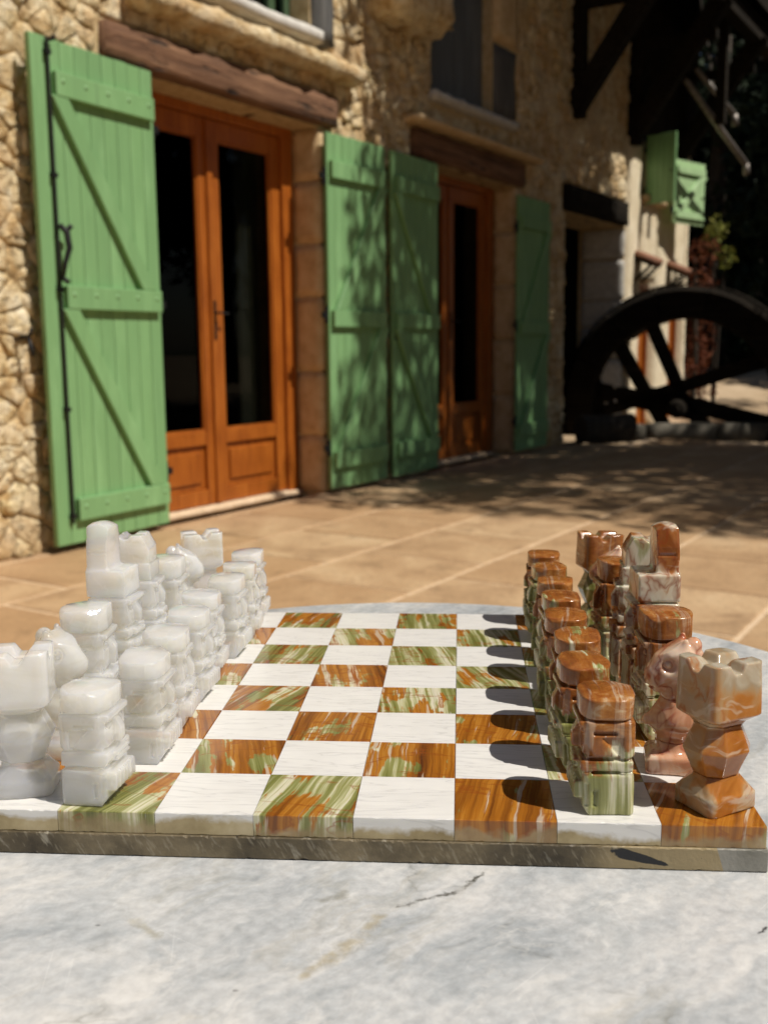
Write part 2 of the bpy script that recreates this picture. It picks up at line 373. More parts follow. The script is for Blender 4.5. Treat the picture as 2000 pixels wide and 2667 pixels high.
    # --- rubble stone and mortar
    def stone(name, dark):
        a = NT(name)
        r = a.rnd() if not dark else None
        o = a.obj()
        f = a.noise(o, 9.0, 8, 0.68, 0.4)
        c = a.ramp(f, [(0.30, (0.28, 0.155, 0.055)), (0.40, (0.55, 0.38, 0.18)), (0.49, (0.75, 0.60, 0.36)), (0.62, (0.86, 0.76, 0.56))])
        tone = a.noise(a.map(o, (1, 1, 1), (0, 0, 0), (4, 2, 9)), 2.6, 2)
        c = a.mix(a.rng(tone, 0.45, 0.62, 0.0, 0.6), c, (0.60, 0.38, 0.17))
        c = a.mix(a.rng(a.noise(a.map(o, (1, 1, 1), (0, 0, 0), (14, 1, 3)), 3.3, 2), 0.54, 0.66, 0.0, 0.55), c, (0.68, 0.57, 0.38))
        if r is not None:
            c = a.mix(0.55, c, a.ramp(r, [(0.0, (0.42, 0.42, 0.42)), (0.5, (0.5, 0.5, 0.5)), (1.0, (0.62, 0.60, 0.56))]), 'OVERLAY')
        pit = a.ramp(a.noise(o, 34, 5, 0.7), [(0.32, 1.0), (0.44, 0.0)])
        c = a.mix(a.math('MULTIPLY', pit, 0.45), c, (0.20, 0.12, 0.05))
        h = a.math('ADD', a.math('MULTIPLY', a.noise(o, 14, 6, 0.7), 1.0), a.math('MULTIPLY', pit, -0.35))
        h = a.math('ADD', h, a.math('MULTIPLY', a.noise(o, 70, 4, 0.6), 0.25))
        return a.fin(c, 0.92, a.bump(h, 0.75, 0.05))
    M['stone'] = stone('rubble_limestone', False)
    M['stone_mass'] = stone('rubble_limestone_mass', True)
    a = NT('lime_mortar')
    o = a.obj()
    f = a.noise(o, 22, 8, 0.7)
    c = a.ramp(f, [(0.3, (0.50, 0.34, 0.16)), (0.55, (0.72, 0.56, 0.32)), (0.75, (0.82, 0.69, 0.46))])
    M['mortar'] = a.fin(c, 0.95, a.bump(a.math('ADD', a.noise(o, 18, 6, 0.7), a.math('MULTIPLY', a.noise(o, 90, 4), 0.4)), 0.9, 0.04))
    a = NT('dressed_jamb_stone')
    o = a.obj()
    c = a.ramp(a.noise(o, 12, 7, 0.65), [(0.3, (0.48, 0.32, 0.16)), (0.5, (0.62, 0.45, 0.25)), (0.75, (0.72, 0.57, 0.36))])
    M['jamb'] = a.fin(c, 0.85, a.bump(a.noise(o, 40, 5, 0.7), 0.5, 0.012))
    a = NT('pale_sill_stone')
    o = a.obj()
    c = a.ramp(a.noise(o, 16, 6, 0.65), [(0.3, (0.45, 0.43, 0.40)), (0.7, (0.68, 0.66, 0.62))])
    M['sill'] = a.fin(c, 0.85, a.bump(a.noise(o, 40, 5, 0.7), 0.5, 0.01))
    a = NT('cream_render')
    o = a.obj()
    c = a.ramp(a.noise(o, 4, 7, 0.65), [(0.3, (0.66, 0.55, 0.37)), (0.6, (0.80, 0.70, 0.52)), (0.8, (0.84, 0.76, 0.60))])
    M['render'] = a.fin(c, 0.93, a.bump(a.noise(o, 25, 6, 0.7), 0.6, 0.03))

    # --- woods and paints
    def wood(name, c0, c1, c2, axis, rough, sc_=1.0, bumpd=0.004, bs=0.4):
        a = NT(name)
        o = a.obj()
        r = a.rnd()
        o = a.vmath('ADD', o, a.comb(a.math('MULTIPLY', r, 3.0), a.math('MULTIPLY', r, 7.0), a.math('MULTIPLY', r, 5.0)))
        s = [55.0 * sc_] * 3
        s[axis] = 3.0 * sc_
        f = a.noise(a.map(o, s), 1.0, 6, 0.65, 0.4)
        g = a.noise(o, 5 * sc_, 3)
        k = a.math('ADD', a.math('MULTIPLY', f, 0.7), a.math('MULTIPLY', g, 0.3))
        c = a.ramp(k, [(0.32, c0), (0.5, c1), (0.68, c2)])
        return a, c, f
    a, c, f = wood('varnished_door_wood', (0.20, 0.048, 0.006), (0.33, 0.092, 0.011), (0.44, 0.14, 0.020), 2, 0.3)
    M['door_wood'] = a.fin(c, 0.36, a.bump(f, 0.12, 0.002), Coat_Weight=0.15, Coat_Roughness=0.2)
    a, c, f = wood('weathered_oak_beam', (0.045, 0.020, 0.010), (0.16, 0.078, 0.040), (0.29, 0.16, 0.088), 0, 0.9, 0.45)
    hol = a.ramp(a.noise(a.map(a.obj(), (3, 22, 22)), 1.0, 4, 0.6), [(0.30, 1.0), (0.40, 0.0)])
    c = a.mix(hol, c, (0.02, 0.010, 0.006))
    M['beam'] = a.fin(c, 0.9, a.bump(a.math('SUBTRACT', f, a.math('MULTIPLY', hol, 1.2)), 0.8, 0.03))
    a, c, f = wood('old_dark_timber', (0.006, 0.005, 0.004), (0.014, 0.011, 0.008), (0.028, 0.022, 0.016), 0, 0.95, 0.5)
    M['dark_timber'] = a.fin(c, 0.95, a.bump(f, 0.6, 0.01), Specular_IOR_Level=0.12)
    a, c, f = wood('grey_weathered_wood', (0.05, 0.05, 0.05), (0.10, 0.10, 0.10), (0.17, 0.165, 0.155), 2, 0.9)
    M['grey_wood'] = a.fin(c, 0.9, a.bump(f, 0.5, 0.006))

    def paint(name, col, dirt, rough=0.5):
        a = NT(name)
        o = a.obj()
        r = a.rnd()
        oo = a.vmath('ADD', o, a.comb(a.math('MULTIPLY', r, 3.0), 0.0, a.math('MULTIPLY', r, 5.0)))
        f = a.noise(a.map(oo, (60, 60, 3)), 1.0, 5, 0.6)
        g = a.noise(oo, 3.0, 5, 0.6)
        c = a.mix(a.rng(g, 0.35, 0.75, 0.0, 0.35), col, dirt)
        c = a.mix(a.rng(r, 0, 1, 0.0, 0.45), c, tuple(x * 0.92 for x in dirt))
        c = a.mix(a.ramp(f, [(0.3, 0.22), (0.5, 0.0)]), c, tuple(x * 0.6 for x in dirt))
        pale = a.noise(a.map(oo, (9, 9, 1.6)), 1.0, 6, 0.65)
        c = a.mix(a.ramp(pale, [(0.50, 0.0), (0.72, 0.4)]), c, tuple(min(0.8, x * 1.35 + 0.05) for x in col))
        drip = a.noise(a.map(oo, (38, 38, 1.1), (0, 0, 0), (3, 5, 1)), 1.0, 5, 0.6)
        c = a.mix(a.ramp(drip, [(0.60, 0.0), (0.74, 0.35)]), c, tuple(x * 0.45 + 0.01 for x in dirt))
        return a.fin(c, a.rng(g, 0.3, 0.7, rough - 0.06, rough + 0.1), a.bump(f, 0.25, 0.0025))
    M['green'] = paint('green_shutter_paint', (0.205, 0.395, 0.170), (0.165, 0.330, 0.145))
    M['sunlit_green'] = paint('sun_brightened_green_paint', (0.40, 0.60, 0.32), (0.34, 0.52, 0.27))  # shutter green with bright sunlight put into the colour
    M['greyblue'] = paint('grey_shutter_paint', (0.11, 0.125, 0.14), (0.085, 0.10, 0.11), 0.7)
    M['dark_green'] = paint('dark_green_window_paint', (0.05, 0.10, 0.045), (0.04, 0.075, 0.035))
    a = NT('black_iron')
    M['iron'] = a.fin((0.012, 0.012, 0.013), 0.55, a.bump(a.noise(a.obj(), 120, 3), 0.3, 0.002), Metallic=0.4)
    a = NT('zinc_pipe')
    M['zinc'] = a.fin(a.ramp(a.noise(a.obj(), 14, 4), [(0.3, (0.16, 0.14, 0.125)), (0.7, (0.30, 0.275, 0.25))]), 0.5, None, Metallic=0.5)
    a = NT('window_glass')
    gl = a.n('ShaderNodeBsdfGlossy', {0: (1, 1, 1), 'Roughness': 0.02})
    tr = a.n('ShaderNodeBsdfTransparent', {0: (0.42, 0.44, 0.42)})
    mx = a.n('ShaderNodeMixShader', {0: a.n('ShaderNodeFresnel', {'IOR': 1.14, 'Normal': a.bump(a.noise(a.obj(), 1.6, 2), 0.04, 0.02)}).outputs[0], 1: tr.outputs[0], 2: gl.outputs[0]})
    a.t.links.new(mx.outputs[0], a.out.inputs[0])
    M['glass'] = a.m
    a = NT('linen_curtain')
    M['curtain'] = a.fin((0.30, 0.27, 0.22), 0.9)
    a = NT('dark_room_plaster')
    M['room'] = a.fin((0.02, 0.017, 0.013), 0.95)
    a = NT('clay_roof_tile')
    r = a.rnd()
    c = a.mix(r, (0.20, 0.085, 0.05), (0.30, 0.15, 0.09))
    M['clay'] = a.fin(a.mix(0.4, c, a.ramp(a.noise(a.obj(), 20, 5), [(0.3, 0.25), (0.7, 0.7)]), 'OVERLAY'), 0.85)
    a = NT('tree_bark')
    o = a.obj()
    f = a.noise(a.map(o, (14, 14, 2.5)), 1.0, 6, 0.65)
    M['bark'] = a.fin(a.ramp(f, [(0.3, (0.015, 0.011, 0.008)), (0.7, (0.065, 0.050, 0.036))]), 0.95, a.bump(f, 0.9, 0.03))
    a = NT('log_end_wood')
    o = a.obj()
    rr = a.math('FRACT', a.math('MULTIPLY', a.n('ShaderNodeVectorMath', {0: a.map(o, (0, 1, 1))}, operation='LENGTH').outputs['Value'], 55.0))
    M['log_end'] = a.fin(a.ramp(rr, [(0.0, (0.03, 0.02, 0.013)), (0.6, (0.06, 0.042, 0.028))]), 0.9)

    def leaf(name, c0, c1, trans):
        a = NT(name)
        g = a.n('ShaderNodeNewGeometry').outputs['Random Per Island']
        c = a.mix(g, c0, c1)
        a.fin(c, 0.7, Specular_IOR_Level=0.15)
        tr = a.n('ShaderNodeBsdfTranslucent', {0: c})
        mx = a.n('ShaderNodeMixShader', {0: trans, 1: a.p.outputs[0], 2: tr.outputs[0]})
        a.t.links.new(mx.outputs[0], a.out.inputs[0])
        return a.m
    M['leaf'] = leaf('broad_leaf', (0.030, 0.060, 0.014), (0.065, 0.105, 0.026), 0.25)
    M['leaf_dark'] = leaf('dark_evergreen_leaf', (0.008, 0.015, 0.008), (0.016, 0.028, 0.012), 0.08)
    M['leaf_red'] = leaf('red_vine_leaf', (0.10, 0.026, 0.013), (0.19, 0.065, 0.028), 0.25)
    M['leaf_lime'] = leaf('yellow_green_leaf', (0.14, 0.17, 0.03), (0.22, 0.21, 0.05), 0.3)
    a = NT('kerb_stone')
    o = a.obj()
    M['kerb'] = a.fin(a.ramp(a.noise(o, 9, 7, 0.65), [(0.3, (0.06, 0.054, 0.042)), (0.7, (0.17, 0.152, 0.12))]), 0.9, a.bump(a.noise(o, 30, 5), 0.5, 0.012))
mats()

# ------------------------------------------------------------------ mesh helpers
def mesh(name, verts, faces, smooth=False, mats_=(), midx=None):
    me = bpy.data.meshes.new(name)
    me.from_pydata([tuple(map(float, v)) for v in verts], [], [tuple(map(int, f)) for f in faces])
    for k in mats_:
        me.materials.append(M[k])
    if smooth:
        me.polygons.foreach_set('use_smooth', [True] * len(me.polygons))
    if midx is not None:
        me.polygons.foreach_set('material_index', midx)
    me.update()
    return me

def link(name, me, parent=None, loc=None, rot=None, scale=None, label=None, cat=None, group=None, kind=None):
    o = bpy.data.objects.new(name, me)
    COL.objects.link(o)
    if parent is not None:
        o.parent = parent
    if loc is not None:
        o.location = loc
    if rot is not None:
        o.rotation_euler = rot
    if scale is not None:
        o.scale = scale
    if label:
        o['label'] = label
    if cat:
        o['category'] = cat
    if group:
        o['group'] = group
    if kind:
        o['kind'] = kind
    return o

class G:
    """collects faces of one mesh"""
    def __init__(s):
        s.v = []; s.f = []
    def add(s, v, f):
        b = len(s.v)
        s.v += [tuple(x) for x in v]
        s.f += [tuple(i + b for i in q) for q in f]
    def box(s, x0, x1, y0, y1, z0, z1, bev=0.0):
        v = [(x0, y0, z0), (x1, y0, z0), (x1, y1, z0), (x0, y1, z0), (x0, y0, z1), (x1, y0, z1), (x1, y1, z1), (x0, y1, z1)]
        s.add(v, [(0, 3, 2, 1), (4, 5, 6, 7), (0, 1, 5, 4), (1, 2, 6, 5), (2, 3, 7, 6), (3, 0, 4, 7)])
    def tube(s, pts, rad, n=8, cap=True):
        pts = [Vector(p) for p in pts]
        if not hasattr(rad, '__len__'):
            rad = [rad] * len(pts)
        rings = []
        prev = None
        for i, p in enumerate(pts):
            t = (pts[min(i + 1, len(pts) - 1)] - pts[max(i - 1, 0)]).normalized()
            if prev is None:
                a = t.orthogonal().normalized()
            else:
                a = (prev - t * prev.dot(t)).normalized()
            prev = a
            b = t.cross(a)
            rings.append([p + (a * math.cos(q) + b * math.sin(q)) * rad[i] for q in [2 * math.pi * k / n for k in range(n)]])
        base = []
        for r in rings:
            base += r
        f = []
        for i in range(len(rings) - 1):
            for k in range(n):
                f.append((i * n + k, i * n + (k + 1) % n, (i + 1) * n + (k + 1) % n, (i + 1) * n + k))
        if cap:
            f.append(tuple(range(n - 1, -1, -1)))
            f.append(tuple((len(rings) - 1) * n + k for k in range(n)))
        s.add(base, f)
    def mesh(s, name, mat, smooth=False):
        return mesh(name, s.v, s.f, smooth, [mat])
    def build(s, name, mat, parent=None, smooth=False, bev=0.0, **kw):
        me = s.mesh(name, mat, smooth)
        if bev > 0:
            bevel(me, bev)
        return link(name, me, parent, **kw)

def bevel(me, w, seg=2, smooth=False):
    bm = bmesh.new()
    bm.from_mesh(me)
    bmesh.ops.bevel(bm, geom=bm.edges[:], offset=w, segments=seg, profile=0.6, affect='EDGES', clamp_overlap=True)
    bm.to_mesh(me)
    bm.free()
    if smooth:
        me.polygons.foreach_set('use_smooth', [True] * len(me.polygons))

def box_obj(name, mat, parent, x0, x1, y0, y1, z0, z1, bev=0.0, **kw):
    g = G()
    g.box(x0, x1, y0, y1, z0, z1)
    return g.build(name, mat, parent, bev=bev, **kw)

def rough_box(name, mat, parent, x0, x1, y0, y1, z0, z1, amp, seed, step=0.06, taper=0.0, **kw):
    """a hewn block: gridded box with wandering faces and worn edges"""
    bm = bmesh.new()
    L = (x1 - x0, y1 - y0, z1 - z0)
    n = [max(2, min(40, int(round(l / step)))) for l in L]
    r = np.random.RandomState(seed)
    ph = r.uniform(0, 6.28, (3, 6)); fr = r.uniform(5, 60, (3, 6)); am = r.uniform(0.3, 1, (3, 6))
    def disp(p):
        q = []
        for ax in range(3):
            q.append(sum(am[ax][k] * math.sin(fr[ax][k] * (p[0] * (1 if k % 2 else 0.6) + p[1] * 1.3 * (k % 3) + p[2] * (1.1 if k % 3 else 0.4)) + ph[ax][k]) for k in range(6)) / 3.0)
        return q
    vs = {}
    def vert(i, j, k):
        key = (i, j, k)
        if key not in vs:
            p = [x0 + L[0] * i / n[0], y0 + L[1] * j / n[1], z0 + L[2] * k / n[2]]
            e = (i in (0, n[0])) + (j in (0, n[1])) + (k in (0, n[2]))
            if e >= 2:
                c = ((x0 + x1) / 2, (y0 + y1) / 2, (z0 + z1) / 2)
                for ax, (ii, nn) in enumerate(((i, n[0]), (j, n[1]), (k, n[2]))):
                    if ii in (0, nn):
                        p[ax] += (1 if p[ax] < c[ax] else -1) * amp * 0.7
            d = disp(p)
            vs[key] = bm.verts.new([p[a] + d[a] * amp * 0.5 for a in range(3)])
        return vs[key]
    for ax in range(3):
        b, c = [q for q in range(3) if q != ax]
        for side in (0, n[ax]):
            for i in range(n[b]):
                for j in range(n[c]):
                    ks = []
                    for (di, dj) in ((0, 0), (1, 0), (1, 1), (0, 1)):
                        k = [0, 0, 0]; k[ax] = side; k[b] = i + di; k[c] = j + dj
                        ks.append(vert(*k))
                    bm.faces.new(ks)
    bmesh.ops.recalc_face_normals(bm, faces=bm.faces[:])
    me = bpy.data.meshes.new(name)
    bm.to_mesh(me)
    bm.free()
    me.materials.append(M[mat])
    me.polygons.foreach_set('use_smooth', [True] * len(me.polygons))
    return link(name, me, parent, **kw)

# ------------------------------------------------------------------ house frame (local x along the facade, local y into the wall)
PHI = R3(28.0)
DV = Vector((math.sin(PHI), math.cos(PHI), 0))
NV = Vector((math.cos(PHI), -math.sin(PHI), 0))
HO = Vector((-1.5, 4.6, 0)) + NV * -0.08
HROT = math.atan2(DV.y, DV.x)
def hw(s, dep, z):
    return HO + DV * s + NV * dep + Vector((0, 0, z))

# ------------------------------------------------------------------ ground, terrace, kerb
def ground():
    vs, fs = [], []
    xs = [-250, -80, -30, -12, -6, -2] + list(np.arange(0, 13, 1.0)) + [16, 22, 40, 90, 250]
    ys = [-250, -60, -20, -5, 0, 5, 9] + list(np.arange(10, 24, 1.0)) + [28, 40, 90, 300]
    for y in ys:
        for x in xs:
            rise = max(0.0, min(1.0, (y - 11.6) / 5.0))
            z = -0.045 + 0.55 * rise * rise * (3 - 2 * rise) + (0.02 * math.sin(x * 1.7 + y) if 10 < y < 24 else 0)
            vs.append((x, y, z))
    nx = len(xs)
    for j in range(len(ys) - 1):
        for i in range(nx - 1):
            fs.append((j * nx + i, j * nx + i + 1, (j + 1) * nx + i + 1, (j + 1) * nx + i))
    link('ground', mesh('ground', vs, fs, True, ['ground']), kind='structure')
    # terrace: mortar bed with slabs aligned to the house wall
    bed = bpy.data.objects.new('terrace', None)
    COL.objects.link(bed)
    bed.location = HO
    bed.rotation_euler = (0, 0, HROT)
    bed['kind'] = 'structure'
    def world_y(s, dep):
        return hw(s, dep, 0).y
    g = G()
    g.box(-5.5, 5.35, -9.0, 0.02, -0.06, -0.0035)
    g.box(5.35, 6.4, -9.0, -0.55, -0.06, -0.0035)
    g.box(6.4, 7.0, -9.0, -2.6, -0.06, -0.0035)
    g.build('joint_mortar', 'joint', bed)
    rnd = random.Random(4)
    T = 0.605
    mesh_cache = {}
    def slab(s0, s1, d0, d1):
        w, h = round(s1 - s0, 3), round(d1 - d0, 3)
        if (w, h) not in mesh_cache:
            gg = G()
            gg.box(0, w, -h, 0, -0.03, 0)
            me = gg.mesh('slab', 'paving')
            bevel(me, 0.004, 1)
            mesh_cache[(w, h)] = me
        link('slab', mesh_cache[(w, h)], bed, (s0, -d0, rnd.uniform(0.0, 0.0025)))
    j = 0.020
    d = 0.68 - T
    row = 0
    slab_rows = []
    while d < 5.2:
        off = 0.1 if row % 2 == 0 else 0.1 - T / 2
        s = off - 8 * T
        while s < 6.6:
            a0, a1 = s + j / 2, s + T - j / 2
            if a1 > -4.0 and (a0 + T < 5.6 or d > 0.65) and not (a0 > 6.0 and d < 2.7) :
                slab(a0, a1, d + j / 2, d + T - j / 2)
            s += T
        d += T
        row += 1
    s = -4.0
    while s < 5.3:
        slab(s + j / 2, s + 0.9 - j / 2, 0.0, 0.68 - T - j / 2)
        s += 0.9
ground()

def kerb():
    rnd = random.Random(9)
    root = bpy.data.objects.new('stone_kerb', None)
    COL.objects.link(root)
    root.location = (1.35, 10.1, 0)
    root.rotation_euler = (0, 0, R3(3))
    root['label'] = 'low pale stone kerb running along the ground in front of the big wooden wheel'
    root['category'] = 'kerb'
    x = 0.0
    k = 0
    while x < 5.2:
        w = rnd.uniform(0.45, 0.75)
        rough_box('kerb_stone', 'kerb', root, x, x + w - 0.012, rnd.uniform(-0.02, 0.01), 0.22, -0.05, 0.14 + rnd.uniform(-0.012, 0.012), 0.012, 30 + k, 0.09)
        x += w
        k += 1
kerb()

# ------------------------------------------------------------------ house
house = bpy.data.objects.new('stone_house', None)
COL.objects.link(house)
house.location = HO
house.rotation_euler = (0, 0, HROT)
house['label'] = 'old golden rubble stone farmhouse with green shutters behind the table'
house['category'] = 'house'

# openings: (s0, s1, z0, z1, depth of reveal)
OPEN = [(0.08, 1.58, 0.0, 2.26), (2.92, 4.40, 0.0, 2.24), (5.50, 7.10, 0.0, 2.16), (0.42, 1.52, 2.78, 4.1), (2.98, 3.95, 2.74, 4.2)]
S0, S1, ZT = -4.2, 7.12, 5.6
WALL_T = 0.5
def house_wall():
    xs = sorted({S0, S1} | {o[0] for o in OPEN} | {o[1] for o in OPEN})
    zs = sorted({-0.05, ZT} | {o[2] for o in OPEN} | {o[3] for o in OPEN})
    bm = bmesh.new()
    vc = {}
    def V(x, y, z):
        k = (round(x, 4), round(y, 4), round(z, 4))
        if k not in vc:
            vc[k] = bm.verts.new(k)
        return vc[k]
    def solid(i, j):
        if i < 0 or j < 0 or i >= len(xs) - 1 or j >= len(zs) - 1:
            return False
        cx, cz = (xs[i] + xs[i + 1]) / 2, (zs[j] + zs[j + 1]) / 2
        return not any(o[0] < cx < o[1] and o[2] - 0.06 < cz < o[3] for o in OPEN)
    Y0, Y1 = 0.0, WALL_T
    for i in range(len(xs) - 1):
        for j in range(len(zs) - 1):
            if not solid(i, j):
                continue
            a, b, c, d = xs[i], xs[i + 1], zs[j], zs[j + 1]
            bm.faces.new((V(a, Y0, c), V(b, Y0, c), V(b, Y0, d), V(a, Y0, d)))
            bm.faces.new((V(a, Y1, d), V(b, Y1, d), V(b, Y1, c), V(a, Y1, c)))
            if not solid(i - 1, j):
                bm.faces.new((V(a, Y0, d), V(a, Y1, d), V(a, Y1, c), V(a, Y0, c)))
            if not solid(i + 1, j):
                bm.faces.new((V(b, Y0, c), V(b, Y1, c), V(b, Y1, d), V(b, Y0, d)))
            if not solid(i, j - 1):
                bm.faces.new((V(a, Y0, c), V(a, Y1, c), V(b, Y1, c), V(b, Y0, c)))
            if not solid(i, j + 1):
                bm.faces.new((V(a, Y0, d), V(b, Y0, d), V(b, Y1, d), V(a, Y1, d)))
    me = bpy.data.meshes.new('wall')
    bm.to_mesh(me)
    bm.free()
    me.materials.append(M['mortar'])
    link('wall', me, house)
house_wall()

def clip(poly, nx, ny, c):
    """keep the side nx*x+ny*y <= c"""
    out = []
    for i in range(len(poly)):
        p, q = poly[i], poly[(i + 1) % len(poly)]
        dp, dq = nx * p[0] + ny * p[1] - c, nx * q[0] + ny * q[1] - c
        if dp <= 0:
            out.append(p)
        if (dp < 0 < dq) or (dq < 0 < dp):
            t = dp / (dp - dq)
            out.append((p[0] + (q[0] - p[0]) * t, p[1] + (q[1] - p[1]) * t))
    return out

def rubble(s0, s1, z0, z1, holes, seed):
    """irregular coursed rubble: Voronoi cells of jittered courses, as polygons in the wall plane"""
    rnd = random.Random(seed)
    sites = []
    z = z0 - 0.1
    while z < z1 + 0.15:
        h = rnd.uniform(0.05, 0.145)
        s = s0 - 0.3 + rnd.uniform(0, 0.2)
        while s < s1 + 0.3:
            w = rnd.uniform(0.06, 0.27) * (0.7 + h * 2)
            sites.append((s + w / 2 + rnd.uniform(-0.03, 0.03), z + h / 2 + rnd.uniform(-0.045, 0.045)))
            s += w
        z += h
    A = np.array(sites)
    polys = []
    for i, (x, y) in enumerate(sites):
        if not (s0 - 0.05 < x < s1 + 0.05 and z0 - 0.05 < y < z1 + 0.05):
            continue
        if any(a + 0.02 < x < b - 0.02 and c + 0.02 < y < d - 0.02 for a, b, c, d in holes):
            continue
        poly = [(x - 0.35, y - 0.25), (x + 0.35, y - 0.25), (x + 0.35, y + 0.25), (x - 0.35, y + 0.25)]
        dd = np.hypot(A[:, 0] - x, (A[:, 1] - y))
        for k in np.argsort(dd)[1:22]:
            qx, qy = A[k]
            nx, ny = qx - x, (qy - y)
            poly = clip(poly, nx, ny, nx * (x + qx) / 2 + ny * (y + qy) / 2)
            if len(poly) < 3:
                break
        for lim in ((-1, 0, -s0), (1, 0, s1), (0, -1, -z0), (0, 1, z1)):
            if len(poly) >= 3:
                poly = clip(poly, *lim)
        for (a, b, c, d) in holes:
            if len(poly) < 3:
                break
            xs = [p[0] for p in poly]; ys = [p[1] for p in poly]
            if max(xs) <= a or min(xs) >= b or max(ys) <= c or min(ys) >= d:
                continue
            best = max(((a - x), (1, 0, a)), ((x - b), (-1, 0, -b)), ((c - y), (0, 1, c)), ((y - d), (0, -1, -d)), key=lambda t: t[0])
            poly = clip(poly, *best[1])
        if len(poly) < 3:
            continue
        ar = 0.5 * abs(sum(poly[k][0] * poly[(k + 1) % len(poly)][1] - poly[(k + 1) % len(poly)][0] * poly[k][1] for k in range(len(poly))))
        if ar < 0.0022:
            continue
        polys.append((x, y, ar, poly))
    return polys

def stone_geo(poly, rnd, proud):
    """one lumpy stone: outline inset for the joint, domed face with hollows; local y negative is outwards"""
    cx = sum(p[0] for p in poly) / len(poly)
    cz = sum(p[1] for p in poly) / len(poly)
    pts = []
    for i in range(len(poly)):
        p, q = poly[i], poly[(i + 1) % len(poly)]
        L = math.hypot(q[0] - p[0], q[1] - p[1])
        k = 1 if L < 0.05 else (2 if L < 0.12 else 3)
        for t in range(k):
            u = t / k
            pts.append((p[0] + (q[0] - p[0]) * u, p[1] + (q[1] - p[1]) * u))
    n = len(pts)
    rings = []
    for fr, dep in ((1.02, 0.010), (0.95, -0.55 * proud), (0.66, -0.95 * proud), (0.30, -0.85 * proud)):
        ring = []
        for (px, pz) in pts:
            jit = rnd.uniform(-0.05, 0.05)
            f2 = fr + jit * (1.0 if fr < 0.94 else 0.7)
            # round off corners
            d = math.hypot(px - cx, pz - cz)
            f2 *= 1.0 - 0.10 * max(0.0, d / (0.001 + sum(math.hypot(a - cx, b - cz) for a, b in pts) / n) - 1.15)
            ring.append((cx + (px - cx) * f2, dep + (rnd.uniform(-0.6, 0.5) * proud if dep < 0 else 0), cz + (pz - cz) * f2))
        rings.append(ring)
    v = [p for r in rings for p in r] + [(cx, -proud * rnd.uniform(0.8, 1.2), cz)]
    f = []
    for i in range(3):
        for k in range(n):
            f.append((i * n + k, i * n + (k + 1) % n, (i + 1) * n + (k + 1) % n, (i + 1) * n + k))
    for k in range(n):
        f.append((3 * n + k, 3 * n + (k + 1) % n, 4 * n))
    return v, f

def stones():
    holes = [(o[0] - 0.005, o[1] + 0.005, o[2] - 0.1, o[3]) for o in OPEN]
    holes += [(1.58, 1.71, -0.1, 2.30), (4.40, 4.53, -0.1, 2.27)]                     # dressed jambs
    holes += [(-0.19, 1.76, 2.255, 2.47), (2.66, 4.55, 2.235, 2.46), (5.40, 7.13, 2.155, 2.42)]   # lintels
    holes += [(1.52, 1.69, 2.70, 4.1), (3.95, 4.40, 2.70, 4.2), (0.36, 1.53, 2.70, 2.80), (2.92, 4.40, 2.66, 2.75)]
    polys = rubble(-4.1, S1 - 0.02, 0.0, 4.6, holes, 11)
    # those that show largest: in view, nearest
    def score(t):
        P = hw(t[0], 0, t[1]) - CAM
        zc = P.dot(fwd)
        u, v = P.dot(right) / zc * 2705.9, P.dot(down) / zc * 2705.9
        vis = abs(u) < 1040 and abs(v) < 1380
        if -0.72 < t[0] < 0.1 and t[1] < 2.2 or 1.53 < t[0] < 3.0 and t[1] < 2.2 and not (2.17 < t[0] < 2.28):
            vis = False
        return t[2] / (zc * zc) if vis and zc > 0 else 0.0
    order = sorted(polys, key=score, reverse=True)
    rest = G()
    rnd = random.Random(5)
    for i, t in enumerate(order):
        v, f = stone_geo(t[3], rnd, rnd.uniform(0.006, 0.032))
        if i < 296:
            me = mesh('stone', v, [tuple(reversed(q)) for q in f], True, ['stone'])
            link('stone', me, house)
        else:
            rest.add(v, [tuple(reversed(q)) for q in f])
    o = rest.build('rubble_stones', 'stone_mass', house, True)
    o['kind'] = 'stuff'
stones()

